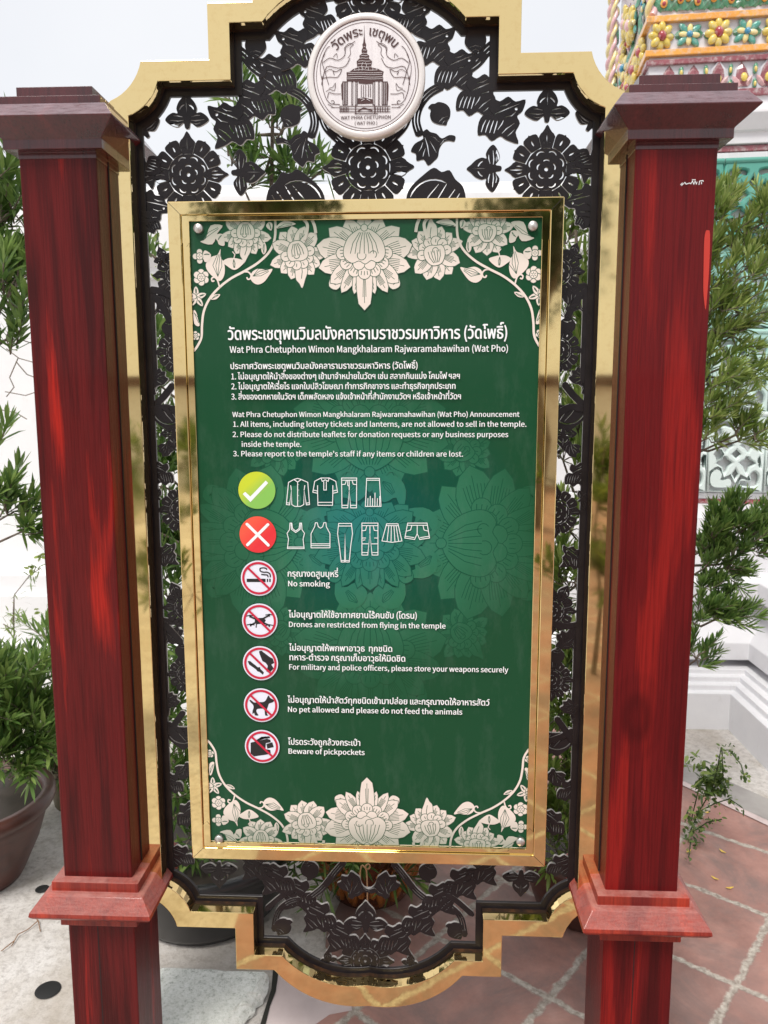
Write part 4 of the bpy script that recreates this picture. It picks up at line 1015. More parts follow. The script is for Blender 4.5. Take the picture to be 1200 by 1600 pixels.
# -- green openwork vent tiles
def vent_tile(w, h):
    sp_ = [[(-w/2,-h/2), (w/2,-h/2), (w/2,h/2), (-w/2,h/2)]]
    for sx in (-1, 1):
        for sz in (-1, 1):
            f = lambda x, z: (sx*x*w, sz*z*h)
            sp_.append([f(*p) for p in smooth([(.10,.40), (.24,.42), (.40,.40), (.42,.28), (.34,.22), (.27,.27), (.30,.34), (.22,.36), (.12,.34)], 3)])
            sp_.append([f(*p) for p in smooth([(.13,.16), (.20,.26), (.24,.17), (.36,.12), (.25,.07), (.20,.0105), (.15,.07), (.06,.11)], 2)])
            sp_.append([f(*p) for p in smooth([(.45,.19), (.39,.12), (.40,.05), (.45,.03)], 2)])
    sp_.append([(0,.06*h), (.09*w,0), (0,-.06*h), (-.09*w,0)])
    for sz in (-1, 1): sp_.append([(0, sz*.34*h), (.06*w, sz*.26*h), (0, sz*.19*h), (-.06*w, sz*.26*h)])
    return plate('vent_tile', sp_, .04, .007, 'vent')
VT = vent_tile(.268, .386)
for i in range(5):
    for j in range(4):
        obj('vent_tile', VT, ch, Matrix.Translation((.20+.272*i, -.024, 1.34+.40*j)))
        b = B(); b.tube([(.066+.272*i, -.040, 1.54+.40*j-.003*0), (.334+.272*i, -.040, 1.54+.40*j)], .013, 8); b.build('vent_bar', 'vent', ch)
b = B(); b.box(.03, .066, -.04, 0, 1.142, 2.74); b.build('vent_jamb', 'plaster2', ch, bevel=.004)
# -- ceramic pieces (local: x across, -y outwards)
def ell(b, c, r, rot=0., seg=10, ring=6):
    rows = []
    for j in range(ring+1):
        a = math.pi*j/ring - math.pi/2; row = []
        for i in range(seg):
            q = 2*math.pi*i/seg; x, y, z = r[0]*math.cos(a)*math.cos(q), r[1]*math.cos(a)*math.sin(q), r[2]*math.sin(a)
            if j in (0, ring): x *= .02; y *= .02
            row.append((c[0]+x*math.cos(rot)+z*math.sin(rot), c[1]+y, c[2]-x*math.sin(rot)+z*math.cos(rot)))
        rows.append(row)
    b.rings(rows, True)
def c_flower(pet, mid, n=8, r=.058):
    b = B(); b.cur = 0
    for i in range(n):
        a = 2*math.pi*i/n; ell(b, (.62*r*math.sin(a), -.012-.004*(i % 2), .62*r*math.cos(a)), (.30*r, .014, .42*r), a)
    b.cur = 1; ell(b, (0, -.022, 0), (.34*r, .016, .36*r)); return b.mesh('ceramic_flower', [pet, mid])
def c_star():
    b = B()
    for k_, (m_, rr_, a0, w_) in enumerate(((1, .062, 45, .016), (0, .044, 0, .013))):
        b.cur = m_
        for i in range(4):
            a = R(a0+90*i); ell(b, (.6*rr_*math.sin(a), -.008-.005*k_, .6*rr_*math.cos(a)), (w_, .008, rr_*.5), a)
    b.cur = 2; ell(b, (0, -.020, 0), (.015, .010, .015)); return b.mesh('ceramic_star', ['c_cream', 'c_teal', 'c_blue'])
def c_leafpair():
    b = B()
    for s_ in (-1, 1):
        for a_ in (58, 82, 106): fpet(b, .085, .030, (s_*.006, 0), s_*a_, .012)
    return b.mesh('ceramic_leaves', ['c_green'])
def c_drop(outer, inner):
    b = B(); b.cur = 0; ell(b, (0, -.016, .0), (.017, .012, .022)); ell(b, (0, -.014, .02), (.008, .007, .022)); b.cur = 1; ell(b, (0, -.026, -.006), (.009, .008, .011)); return b.mesh('ceramic_bud', [outer, inner])
def fpet(b, L, w, org=(0,0), ang=0., d=.016, y=-.002, base=.35):
    """faceted ceramic petal with a raised rib"""
    rib = [(0, 0), (0, L*.35), (0, L*.7), (0, L)]; hw_ = [w*base, w*.5, w*.36, 0]
    vs = []
    for (x, z), h, dd in zip(rib, hw_, (.5, 1., .8, .2)):
        for q, yy in ((-h, y), (0, y-d*dd), (h, y)):
            p = rot2([(x+q, z)], ang, org)[0]; vs.append((p[0], yy, p[1]))
    b.add(vs, [(3*i+j, 3*i+j+1, 3*i+j+4, 3*i+j+3) for i in range(3) for j in range(2)])
def c_lotus():
    b = B(); b.cur = 3; fpet(b, .135, .088, (0, -.05), 0, .006, 0.); b.cur = 0; fpet(b, .118, .066, (0, -.042), 0, .014, -.003)
    for s_ in (-1, 1): b.cur = 2; fpet(b, .06, .030, (s_*.012, -.035), s_*38, .010, -.004)
    b.cur = 1; ell(b, (0, -.020, -.004), (.016, .010, .021)); return b.mesh('ceramic_lotus', ['c_maroon', 'c_yellow', 'c_pink', 'c_white'])
def c_spade():
    b = B(); b.cur = 1; fpet(b, .132, .082, (0, -.045), 0, .005, 0.); b.cur = 0; fpet(b, .118, .062, (0, -.040), 0, .014, -.003)
    for s_ in (-1, 1): fpet(b, .07, .034, (s_*.012, -.036), s_*42, .010, -.004)
    return b.mesh('ceramic_leaf', ['c_green', 'c_white'])
FL, FP = c_flower('c_yellow', 'c_red'), c_flower('c_yellow', 'c_pink', 10, .06); ST, LP, DR, LO, SP_ = c_star(), c_leafpair(), c_drop('c_orange', 'c_red'), c_lotus(), c_spade()
b = B(); ell(b, (0,-.006,0), (.013,.007,.03)); DG = b.mesh('ceramic_diamond', ['c_green']); b = B(); ell(b, (0,-.012,-.004), (.007,.007,.014)); DY = b.mesh('ceramic_bead', ['c_yellow'])
rf = random.Random(8)
def onface(name, me, s_, z, side=False, sc=1.):       # s_: distance from the corner along the front, or along the left side
    mw = Matrix.Translation((-.032, s_, z)) @ Matrix.Rotation(R(-90), 4, 'Z') if side else Matrix.Translation((s_, -.032, z))
    return obj(name, me, ch, mw @ Matrix.Rotation(rf.gauss(0, .07), 4, 'Y') @ Matrix.Rotation(rf.gauss(0, .10), 4, 'Z') @ Matrix.Rotation(rf.gauss(0, .08), 4, 'X') @ Matrix.Diagonal((sc*rf.uniform(.93, 1.07), sc, sc*rf.uniform(.93, 1.07), 1)))
for i in range(4):
    x = .0 + .262*i; onface('ceramic_flower', FL, x+.012, 3.312, False, 1.12)
    onface('ceramic_star', ST, x+.143, 3.312, False, 1.0)
    for d in (.078, .208): onface('ceramic_leaves', LP, x+d, 3.312, False, .8)
rq = random.Random(11)
for i in range(11):
    x = .035+.075*i
    onface('ceramic_leaf', SP_, x, 3.47, False, 1.15); onface('ceramic_bud', DR, x-.012, 3.455 + .012*(i % 2), False, 1.0); onface('ceramic_bud', DR, x+.022, 3.475 + .012*((i+1) % 2), False, .9)
    onface('ceramic_leaf', SP_, x+.037, 3.56, False, 1.2)
    if i < 9:
        xx = .06+.112*i; onface('ceramic_lotus', LO, xx, 3.112, False, 1.); onface('ceramic_diamond', DG, xx+.056, 3.15, False, .9); onface('ceramic_bead', DY, xx+.056, 3.15); onface('ceramic_diamond', DG, xx+.056, 3.085, False, .8); onface('ceramic_bead', DY, xx+.056, 3.085, False, .9)
for i in range(46):                                    # the left side: flowers, leaves and buds packed close
    s_ = .03+1.05*rq.random(); z = 3.08+.78*rq.random()
    me = rq.choice([FL, FP, FP, ST, SP_, SP_, LO, DR, DG, SP_]); o = onface(me.name, me, s_, z, True, rq.uniform(.9, 1.5)); o.name = me.name.split('.')[0]
for i in range(5): onface('ceramic_flower', FL, .12+.21*i, 3.312, True, 1.1)
def rope(x, y, z0, z1, r):
    for s_, m_ in ((0, 'c_pink'), (math.pi, 'c_cream')):
        pts = [(x+r*.55*math.cos(q*7.5*2*math.pi/(z1-z0)*.0+s_+ (z0+q)*42), y+r*.55*math.sin(s_+(z0+q)*42), z0+q) for q in [k_*(z1-z0)/90 for k_ in range(91)]]
        b = B(); b.tube(pts, r*.62, 7); b.build('twisted_moulding', m_, ch)
rope(-.045, 1.15, 3.0, 4.3, .034); rope(-.03, -.02, 3.41, 4.3, .026); rope(-.06, 1.0, 3.0, 4.3, .02)
# ================================================================== PLANTS
UPV = Vector((0, 0, 1))
class Foliage(B):
    def __init__(s): super().__init__(); s.tint = []
    def leaf(s, p, d, L, Wd, tint, droop=.12, r=random):
        d = d.normalized(); side = d.cross(UPV)
        if side.length < .05: side = Vector((1, 0, 0))
        side.normalize(); nrm = side.cross(d).normalized()
        a = r.uniform(-.9, .9); side = side*math.cos(a) + nrm*math.sin(a)
        m1 = p + d*L*.35 + UPV*(-droop*L*.05); m2 = p + d*L*.72 - UPV*(droop*L*.35); tp = p + d*L - UPV*(droop*L)
        w = Wd/2
        o = len(s.f)
        s.add([p, m1-side*w, m1+side*w, m2-side*w*.85, m2+side*w*.85, tp], [(0, 1, 2), (1, 3, 4, 2), (3, 5, 4)])
        s.tint += [tint]*3
    def build(s, name, mat, parent):
        o = super().build(name, mat, parent)
        at = o.data.attributes.new('tint', 'FLOAT', 'FACE'); at.data.foreach_set('value', s.tint); return o
def rv(r): 
    while True:
        v = Vector((r.uniform(-1,1), r.uniform(-1,1), r.uniform(-1,1)))
        if .05 < v.length < 1: return v
def shoot(fo, br, p, d, L, n, lL, lW, r, bias=.5, t0=.0, up=.2):
    d = d.normalized(); q = p + d*L + Vector((0,0,-.08*L))
    br.tube([p, p.lerp(q, .5)+UPV*.012*L, q], [.0028, .0022, .0014], 4)
    a0 = r.uniform(0, 6.28); sd = d.orthogonal().normalized(); s2 = d.cross(sd)
    for i in range(n):
        t = t0 + (1-t0)*i/(n-1); a = a0 + i*2.39996; base = p.lerp(q, t)
        sp_ = .95 - .55*t; ld = d*(.55+.5*t) + (sd*math.cos(a)+s2*math.sin(a))*sp_ + UPV*r.uniform(up-.22, up+.2)
        fo.leaf(base, ld, lL*r.uniform(.7, 1.12)*(1-.25*max(0, t-.8)/.2), lW*r.uniform(.8, 1.15), min(1, max(0, r.gauss(bias, .2) + .18*t)), r.uniform(-.05, .18), r)
def shrub(root, base, soil_z, tops, clumps, lL, lW, mat, seed, n=22, sl=(.07,.13), bias=.45, bark='bark', up=.3):
    """tops: trunk line; clumps: (point, radius, shoots, heading)"""
    r = random.Random(seed); fo, br, tr = Foliage(), B(), B()
    O = Vector(base); trunk = [Vector(p)-O for p in tops]; m = len(trunk)
    tr.tube(trunk, [.016*(1-.7*i/(m-1)) for i in range(m)], 8)
    for c, rad, k_, hd in clumps:
        c = Vector(c)-O
        near = min((trunk[i].lerp(trunk[i+1], q/4) for i in range(m-1) for q in range(5)), key=lambda p: (p-c).length + .7*max(0, p.z-c.z+.05))
        mid = near.lerp(c, .5) + UPV*(-.04) + rv(r)*.02
        br.tube([near, mid, c], [.006, .0045, .003], 5)
        for i in range(k_):
            p = c + Vector((rv(r).x*rad, rv(r).y*rad*.8, rv(r).z*rad))
            d = (p-c)/rad*.7 + Vector(hd) + rv(r)*.45
            br.tube([c.lerp(p, .0), c.lerp(p, .55)+UPV*.006, p], [.0026, .002, .0016], 4)
            shoot(fo, br, p, d, r.uniform(*sl), n, lL, lW, r, bias, .0, up)
    tr.build('trunk', bark, root); br.build('branches', bark, root); fo.build('foliage', mat, root)
def pot(root, prof, mat, soil_r, soil_z, seg=40):
    b = B(); b.lathe(prof, seg, caps=False); p = b.build('pot', mat, root)
    b = B(); rr = random.Random(2); b.lathe([(0, soil_z+.008), (soil_r*.5, soil_z+.004), (soil_r, soil_z)], 24, caps=False); b.build('soil', 'soil', root); return p
GP = 'potted evergreen shrubs in front of the white wall'
def u3(px, py, y): return U(px, py, y)
def cl(px, py, y, rad, k_, hd=(0,-.1,.55)): return (u3(px, py, y), rad, k_, hd)
# big brown pot at the left edge
bx = Vector((-1.405, .80, 0)); t = thing('potted_shrub', 'long leaved shrub in a big brown glazed pot at the left edge', 'potted shrub', bx, 0, GP)
pot(t, [(.13,0), (.16,.0), (.172,.02), (.218,.12), (.243,.20), (.248,.235), (.270,.245), (.280,.262), (.278,.283), (.266,.294), (.242,.292), (.232,.26), (.205,.18)], 'pot_brown', .236, .268)
C = [cl(-60, 270, .72, .12, 9), cl(8, 270, .78, .10, 9), cl(20, 330, .8, .10, 10), cl(-40, 360, .75, .13, 10), cl(10, 400, .82, .11, 11), cl(28, 440, .85, .09, 9), cl(8, 470, .7, .10, 10), cl(-50, 480, .8, .12, 9), cl(10, 530, .8, .08, 8),
     cl(-20, 700, .72, .06, 5), cl(-15, 800, .75, .07, 5), cl(12, 805, .72, .055, 7, (.3,-.1,.3)), cl(36, 830, .78, .045, 5, (.5,-.1,.2)), cl(0, 1060, .75, .09, 9), cl(30, 1100, .8, .08, 8), cl(-10, 1150, .7, .10, 9), cl(25, 1165, .75, .07, 9), cl(50, 1150, .8, .07, 8), cl(-15, 1175, .68, .07, 7, (.1,-.1,.9)), cl(25, 1195, .72, .05, 6, (.3,-.1,.8)), cl(45, 1090, .85, .07, 8), cl(-20, 1100, .7, .08, 8)]
shrub(t, bx, .24, [bx+Vector((0,0,.22)), (-1.37,.8,.8), (-1.40,.82,1.3), (-1.34,.8,1.8), (-1.33,.8,2.4)], C, .088, .0115, 'leaf', 21, 24, bias=.55)
# small olive pot behind it
bx = Vector((-1.235, 1.34, 0)); t = thing('potted_shrub', 'low dense shrub in a small olive clay pot half hidden by the left post', 'potted shrub', bx, 0, GP)
pot(t, [(.11,0), (.125,.0), (.145,.10), (.165,.20), (.172,.215), (.172,.235), (.155,.235), (.15,.2)], 'pot_olive', .15, .2)
C = [cl(84, 1000, 1.3, .04, 4), cl(75, 1060, 1.2, .09, 8), cl(60, 1110, 1.25, .09, 8), cl(88, 1120, 1.2, .09, 9), cl(72, 1180, 1.2, .09, 9), cl(92, 1200, 1.2, .08, 8), cl(140, 1130, 1.3, .12, 9), cl(55, 1210, 1.3, .07, 6)]
shrub(t, bx, .2, [bx+Vector((0,0,.2)), (-1.22,1.33,.5), (-1.23,1.32,.85), (-1.24,1.3,1.05)], C, .085, .0115, 'leaf', 22, 24, bias=.55)
# black pot behind the left part of the grille
bx = Vector((-.565, .70, 0)); t = thing('potted_shrub', 'tall shrub in a round black pot behind the grille beside the left post', 'potted shrub', bx, 0, GP)
pot(t, [(.17,0), (.21,.0), (.235,.03), (.262,.16), (.268,.19), (.286,.20), (.29,.215), (.286,.232), (.265,.232), (.255,.19), (.23,.12)], 'pot_black', .25, .2)
C = [cl(378, 160, .75, .035, 3, (-.2,0,.5)), cl(440, 205, .72, .05, 5, (.1,0,.7)), cl(455, 165, .75, .03, 3), cl(425, 235, .75, .04, 4, (-.1,0,.6)), cl(362, 248, .7, .025, 2, (0,0,.8)), cl(440, 285, .8, .04, 4, (.2,0,.5)), cl(505, 265, .8, .02, 2, (.5,0,.1)), cl(470, 280, .8, .03, 2), cl(380, 292, .75, .03, 2),
     cl(250, 560, .8, .07, 8), cl(235, 590, .7, .06, 7), cl(245, 640, .75, .06, 7), cl(262, 680, .8, .06, 7), cl(240, 720, .75, .05, 6), cl(255, 760, .7, .06, 7), cl(245, 830, .72, .07, 8), cl(262, 880, .8, .06, 8), cl(250, 920, .75, .07, 9), cl(255, 990, .7, .06, 8), cl(262, 1050, .75, .07, 9), cl(268, 1110, .72, .06, 8), cl(262, 1180, .72, .08, 10), cl(275, 1240, .7, .07, 9), cl(330, 1220, .8, .12, 9), cl(330, 900, .8, .12, 9), cl(300, 1310, .6, .05, 5, (.1,-.4,.2)), cl(240, 400, .8, .03, 2), cl(430, 1345, .75, .05, 5)]
shrub(t, bx, .2, [bx+Vector((0,0,.18)), (-.56,.72,.7), (-.52,.75,1.2), (-.42,.78,1.7), (-.33,.78,2.1), (-.31,.75,2.45)], C, .085, .0105, 'leaf', 23, 22, (.05, .10))
# glazed dragon pot in the middle
bx = Vector((-.045, .80, 0)); t = thing('potted_plant', 'grassy plant in a brown glazed pot with ochre relief behind the grille foot', 'potted plant', bx, 0, GP)
pp = pot(t, [(.10,0), (.125,.0), (.135,.02), (.175,.10), (.215,.20), (.225,.235), (.245,.245), (.252,.262), (.245,.278), (.222,.278), (.21,.24)], 'pot_glaze', .215, .235)
b = B(); pr_ = lambda z: .125 + (.225-.125)*min(1, z/.235) + .004
def onpot(a, z): rr_ = pr_(z); return (rr_*math.sin(R(a)), -rr_*math.cos(R(a)), z)
for s_ in (-1, 1):
    b.tube([onpot(s_*(6+i*2.2), .075+.05*math.sin(i*.9)+.002*i) for i in range(24)], .013, 6)
    b.tube([onpot(s_*(18+11*math.cos(q*.5)*(1-q/26)), .12+.045*math.sin(q*.5)*(1-q/26)) for q in range(22)], .011, 6)
    b.tube([onpot(s_*(44+10*math.cos(q*.5)*(1-q/24)), .15+.04*math.sin(q*.5)*(1-q/24)) for q in range(20)], .010, 6)
    for i in range(9): b.tube([onpot(s_*(10+i*6), .16+.02*math.sin(i*2)), onpot(s_*(13+i*6), .195)], [.008, .003], 5)
b.build('relief', 'pot_gold', pp)
C = [cl(450, 1345, .7, .06, 6, (-.2,-.4,.3)), cl(560, 1338, .6, .07, 8, (0,-.5,.3)), cl(520, 1340, .62, .06, 6, (0,-.5,.3)), cl(620, 1338, .65, .05, 5, (.2,-.4,.3)), cl(580, 1280, .8, .10, 9), cl(480, 1260, .8, .10, 8)]
shrub(t, bx, .24, [bx+Vector((0,0,.22)), bx+Vector((0,.0,.4)), bx+Vector((.02,0,.6))], C, .10, .009, 'leaf', 24, 20)
# brown pot behind the right part of the grille
bx = Vector((.66, .74, 0)); t = thing('potted_shrub', 'tall shrub in a dark brown pot behind the grille beside the right post', 'potted shrub', bx, 0, GP)
pot(t, [(.12,0), (.15,.0), (.17,.02), (.20,.10), (.222,.18), (.228,.20), (.25,.21), (.256,.226), (.25,.24), (.225,.24), (.215,.2)], 'pot_brown', .22, .2)
C = [cl(895, 345, .85, .05, 5, (-.2,0,.6)), cl(880, 375, .85, .04, 4), cl(920, 400, .8, .05, 4, (.3,0,.4)), cl(905, 440, .8, .03, 3), cl(885, 480, .85, .05, 5), cl(905, 520, .8, .06, 7), cl(895, 560, .8, .05, 6), cl(915, 590, .8, .05, 5), cl(880, 610, .85, .05, 6), cl(905, 670, .8, .06, 7), cl(880, 720, .8, .06, 7), cl(900, 740, .75, .05, 5), cl(890, 830, .8, .06, 7), cl(875, 900, .8, .06, 8), cl(898, 910, .75, .06, 8), cl(890, 990, .8, .07, 8), cl(885, 1050, .8, .06, 8), cl(893, 1090, .75, .06, 8), cl(870, 1130, .8, .07, 8), cl(880, 1200, .7, .07, 9, (0,-.4,.4)), cl(868, 1245, .7, .06, 8, (0,-.5,.4)), cl(880, 1290, .65, .06, 7), cl(800, 1150, .9, .12, 9), cl(800, 900, .9, .12, 9), cl(870, 1330, .65, .05, 6)]
shrub(t, bx, .2, [bx+Vector((0,0,.18)), (.66,.76,.7), (.63,.8,1.2), (.60,.82,1.7), (.57,.82,2.1)], C, .085, .0105, 'leaf_olive', 25, 22, (.05, .10), .4)
# shrub beside the shrine
bx = Vector((1.06, 1.42, 0)); t = thing('evergreen_shrub', 'yellow green needle leaved shrub between right post and shrine vents', 'shrub', bx)
hd = (.35, -.15, .75)
C = [cl(px, py, y, rad, k_, h) for px, py, y, rad, k_, h in (
    (1092, 320, 1.2, .045, 6, (.1,0,1)), (1110, 350, 1.2, .05, 7, hd), (1122, 320, 1.25, .04, 5, hd), (1150, 355, 1.25, .04, 3, (.5,0,.3)), (1190, 350, 1.25, .05, 6, hd), (1200, 320, 1.25, .04, 5, hd), (1115, 400, 1.2, .06, 8, hd), (1160, 395, 1.25, .06, 8, hd), (1195, 400, 1.25, .06, 7, hd),
    (1110, 440, 1.2, .06, 8, hd), (1150, 440, 1.2, .06, 8, hd), (1195, 430, 1.25, .04, 4, hd), (1115, 480, 1.2, .06, 9, hd), (1155, 490, 1.2, .06, 8, (.6,0,.3)), (1105, 520, 1.2, .06, 8, hd), (1145, 525, 1.2, .05, 6, (.6,0,.2)), (1105, 560, 1.2, .06, 9, hd), (1150, 565, 1.2, .06, 7, (.6,0,.3)),
    (1185, 570, 1.2, .04, 4, (.7,0,.1)), (1110, 600, 1.15, .06, 8, (.5,0,.5)), (1105, 640, 1.15, .05, 7, (.5,0,.4)), (1140, 620, 1.15, .04, 4, (.6,0,.3)), (1105, 685, 1.15, .04, 5, (.5,0,.6)), (1150, 680, 1.15, .04, 6, (.6,0,.5)), (1180, 680, 1.15, .03, 4, (.5,0,.5)), (1115, 670, 1.15, .03, 4, hd))]
shrub(t, bx, 0, [bx, (1.05,1.4,.6), (1.02,1.36,1.2), (1.03,1.3,1.7), (1.06,1.25,2.25)], [(a, b_, int(c_*1.15+.5), h_) for a, b_, c_, h_ in C], .060, .0082, 'leaf_olive', 26, 26, (.05,.09), .58, up=.45)
C2 = [cl(px, py, y, rad, k_, h) for px, py, y, rad, k_, h in (
    (1125, 825, 1.1, .05, 7, (.1,0,.8)), (1150, 815, 1.1, .06, 9, (.2,0,.9)), (1185, 815, 1.15, .05, 8, (.3,0,.8)), (1120, 850, 1.1, .06, 9, hd), (1160, 850, 1.1, .06, 9, hd), (1195, 850, 1.15, .05, 7, hd), (1105, 885, 1.1, .05, 7, (.5,0,.4)), (1140, 885, 1.1, .06, 8, (.6,0,.3)), (1100, 920, 1.1, .03, 4, hd),
    (1110, 955, 1.05, .05, 7, (.6,0,.4)), (1145, 955, 1.05, .05, 7, (.5,0,.6)), (1095, 965, 1.05, .04, 5, hd), (1088, 1030, 1.0, .035, 5, (.4,0,.6)))]
t2 = thing('evergreen_shrub', 'dark green needle leaved shrub with layered low branches in front of the white shrine plinth', 'shrub', Vector((1.0, 1.25, 0)))
shrub(t2, Vector((1.0,1.25,0)), 0, [(1.0,1.25,0), (1.0,1.24,.4), (1.01,1.22,.75), (1.03,1.2,1.1)], [(a, b_*.95, int(c_*1.5), h_) for a, b_, c_, h_ in C2], .056, .0080, 'leaf', 27, 26, (.04,.08), .5, up=.5)
# weed in the joint of the paving
p0 = G(1078, 1300); t = thing('weed_plant', 'spindly flowering weed growing from the paving beside the right post', 'weed', p0)
r = random.Random(31); fo, br = Foliage(), B()
def wp(px, py, y): return U(px, py, y) - p0
stems = [([(1078,1300),(1092,1268),(1112,1235),(1120,1205),(1127,1168)], 1.15), ([(1112,1235),(1130,1215),(1128,1172),(1140,1172),(1158,1195),(1165,1220)], 1.1), ([(1092,1268),(1118,1255),(1140,1248),(1160,1262)], 1.1), ([(1078,1290),(1090,1240),(1100,1210)], 1.2), ([(1082,1300),(1105,1285),(1128,1280)], 1.05), ([(1080,1310),(1076,1340)], 1.0)]
for pts, y in stems:
    q = [wp(px, py, y - .04*i) for i, (px, py) in enumerate(pts)]; q = [Vector(p) for p in q]
    br.tube(q, .0022, 4)
    for i in range(len(q)-1):
        for k_ in range(16):
            c = q[i].lerp(q[i+1], r.random()) + rv(r)*.02
            fo.leaf(c, rv(r)+Vector((0,-.3,.3)), r.uniform(.010, .024), r.uniform(.005, .011), min(1, max(0, r.gauss(.45,.3))), .2, r)
for px, py, k_ in ((1100,1232,40), (1130,1228,26), (1118,1210,40), (1115,1225,40), (1105,1215,30), (1085,1195,30), (1085,1280,34), (1082,1310,24), (1120,1235,30)):
    c = wp(px, py, 1.1)
    for i in range(k_): fo.leaf(c + rv(r)*.035, rv(r)+Vector((0,-.3,.5)), r.uniform(.02, .05), r.uniform(.009, .016), min(1, max(0, r.gauss(.4,.25))), .3, r)
br.build('stems', 'leaf_weed', t); fo.build('leaves', 'leaf_weed', t)
# thin creeper between wall and post at the left
p0 = Vector((-1.25, 2.15, 0)); t = thing('creeper', 'thin bare creeper twigs with a few lime leaves against the white wall at left', 'creeper', p0)
r = random.Random(33); fo, br = Foliage(), B()
for pts in ([(10,545),(30,560),(52,566)], [(28,560),(15,590),(22,605),(10,620)], [(25,565),(42,585),(55,590)], [(8,612),(40,618),(58,612)], [(0,640),(25,645),(42,655)], [(20,975),(22,930),(48,897),(64,888)], [(22,935),(22,1000),(20,1100)], [(20,960),(40,965)], [(22,985),(5,975)], [(62,1000),(50,1060),(40,1090)]):
    q = [U(px, py, 1.9) - p0 for px, py in pts]; br.tube(q, .0026, 4)
    if pts[0][1] > 900:
        for i in range(26): fo.leaf(q[r.randrange(len(q)-1)].lerp(q[-1], r.random()*.9) + rv(r)*.03, rv(r), .05, .006, r.uniform(.4,.9), .1, r)
for px, py in ((48,890), (56,780), (62,868), (34,1005), (60,955)):
    c = U(px, py, 1.9) - p0
    for i in range(6): fo.leaf(c + rv(r)*.012, rv(r)+Vector((0,-.4,.2)), .032, .02, r.uniform(.7,1), .1, r)
br.build('twigs', 'bark', t); fo.build('leaves', 'leaf_weed', t)
# vines seen through the side strips, against the wall
p0 = Vector((-.75, 1.6, 0)); t = thing('climbing_vine', 'slender lime leaved vine hanging between the wall and the left strip of the grille', 'vine', p0)
fo, br = Foliage(), B(); q = [U(px, py, 1.4) - p0 for px, py in ((246,360), (248,395), (256,440), (250,500))]; br.tube(q, .0025, 4)
for px, py in ((240,378), (255,392), (244,396), (250,418), (256,400), (247,440)):
    c = U(px, py, 1.4) - p0
    for i in range(3): fo.leaf(c, rv(r)+Vector((0,-.3,0)), .045, .02, .85, .1, r)
br.build('stem', 'leaf_weed', t); fo.build('leaves', 'leaf_weed', t)
# twine loop in front of the dragon pot
p0 = U(572, 1420, .40); t = thing('twine_loop', 'thin pale twine loop hanging in front of the brown dragon pot', 'twine', p0)
b = B(); f = lambda px, py: U(px, py, .40) - p0
b.tube([f(px, py) for px, py in smooth([(574,1425), (574,1395), (573,1365), (571,1354), (576,1350), (578,1355), (573,1358), (566,1352), (563,1362), (562,1376)], 4, False)], .0022, 6); b.build('twine', 'twine', t)
# fallen petals on the paving
for i, (px, py, a, lab) in enumerate(((1076,1331,40,'cream dry petal on the tile next to the weed'), (1129,1331,-60,'cream dry petal alone in the middle of a terracotta tile'), (1117,1373,-50,'curled yellow petal, longer of two on a tile'), (1140,1388,10,'flat yellow petal near the white grout line'), (1105,1270,20,'small orange petal under the weed stems'), (730,1368,30,'yellow petal seen through the grille on the paving'), (815,1396,0,'yellow petal seen through the grille below the gilt panel corner'))):
    p = G(px, py, .007); t = thing('fallen_petal', lab, 'petal', p, R(a), 'fallen petals on the paving')
    b = B(); b.rings([[(x, y*w_, z + .003*abs(x)/.014) for y, z in ((-1, .0015), (0, 0), (1, .0015), (0, .0022))] for x, w_ in ((-.014, .0005), (-.007, .0036), (0, .0045), (.008, .0034), (.014, .0005))]); b.build('petal', 'petal', t)

# dry strands by the big pot
for i, (pts, lab) in enumerate(((((18,1478), (28,1462), (44,1452), (60,1440)), 'bent dry brown straw on the concrete beside the big pot'), (((2,1486), (12,1480), (22,1470)), 'short curled dry straw at the left frame edge near the big pot'), (((52,1430), (60,1441), (63,1455)), 'little dry straw below the pot, nearest the post moulding'))):
    p = G(*pts[1], .004); t = thing('dry_straw', lab, 'dry straw', p, 0, 'dry straws on the concrete'); b = B(); b.tube([G(*q, .006) - p + Vector((0, 0, .004*(k_ % 2))) for k_, q in enumerate(pts)], .0014, 5); b.build('straw', 'straw', t)
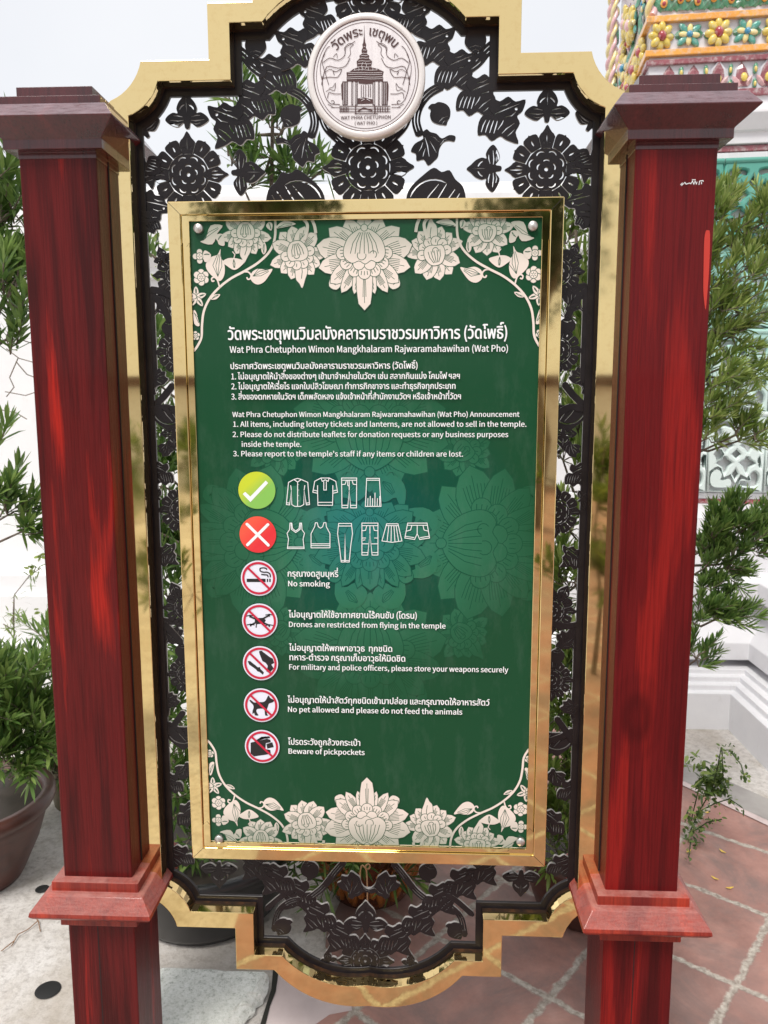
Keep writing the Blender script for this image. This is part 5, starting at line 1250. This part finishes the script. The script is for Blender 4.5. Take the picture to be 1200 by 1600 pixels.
# ================================================================== added behind the camera for the brass and the glossy print to mirror
def added_tree(x, y, h, rad, seed, label):  # unseen tree, added to give the brass something dark to mirror
    t = thing('added_tree', label, 'tree', (x, y, 0)); r = random.Random(seed)
    b = B(); tp = [Vector((0,0,0)), Vector((.1,.05,h*.3)), Vector((-.05,0,h*.55)), Vector((.05,0,h*.85))]; b.tube(tp, [.16,.13,.10,.05], 10)
    fo = Foliage(); cs = [Vector((r.gauss(0,.5)*rad, r.gauss(0,.5)*rad, h + r.gauss(0,.33)*rad)) for _ in range(34)]
    for c in cs:
        b.tube([tp[2].lerp(tp[3], r.random()), c*.6+tp[3]*.4, c], [.04,.02,.01], 5)
        for i in range(70): fo.leaf(c + rv(r)*rad*.32, rv(r)+Vector((0,0,.2)), r.uniform(.10,.18), r.uniform(.04,.07), min(1, max(0, r.gauss(.45,.22))), .25, r)
    b.build('trunk', 'bark', t); fo.build('crown', 'leaf_dark', t)
added_tree(-1.75, -8.0, 4.15, .72, 41, 'round leafed tree added behind the camera for the left half of the gilt panel frame to mirror')
added_tree(1.55, -8.5, 3.7, .95, 42, 'larger leafy tree added behind the camera for the right half of the gilt panel frame to mirror')
t = thing('added_wall', 'low white wall added behind the camera for the gilt frame to mirror', 'wall', (0,-14,0))  # unseen wall, added only for its reflection
b = B(); b.box(-16, 16, -.4, .4, 0, 1.9); b.build('wall_face', 'plaster', t, bevel=.02)
b = B(); b.box(-16.1, 16.1, -.6, .6, 1.9, 2.1); b.build('coping', 'pot_brown', t, bevel=.02)

def court_shrub(x, y, h, seed, label):
    r = random.Random(seed); t = thing('court_shrub', label, 'shrub', (x, y, 0)); b = Vector((x, y, 0))
    C = [(b + Vector((r.gauss(0,.14), r.gauss(0,.14), h*(.35+.65*r.random()))), .08, 5, (r.uniform(-.3,.3), r.uniform(-.3,.3), .6)) for _ in range(14)]
    shrub(t, b, 0, [b, b+Vector((.03,0,h*.3)), b+Vector((-.02,.02,h*.65)), b+Vector((.02,0,h))], C, .11, .022, 'leaf_weed', seed, 14, (.08,.14), .5)
court_shrub(-1.3, -2.6, 1.5, 51, 'lime leaved shrub mirrored in the left gilt strip')
court_shrub(1.15, -2.9, 1.35, 52, 'lime leaved shrub mirrored in the right gilt strip')
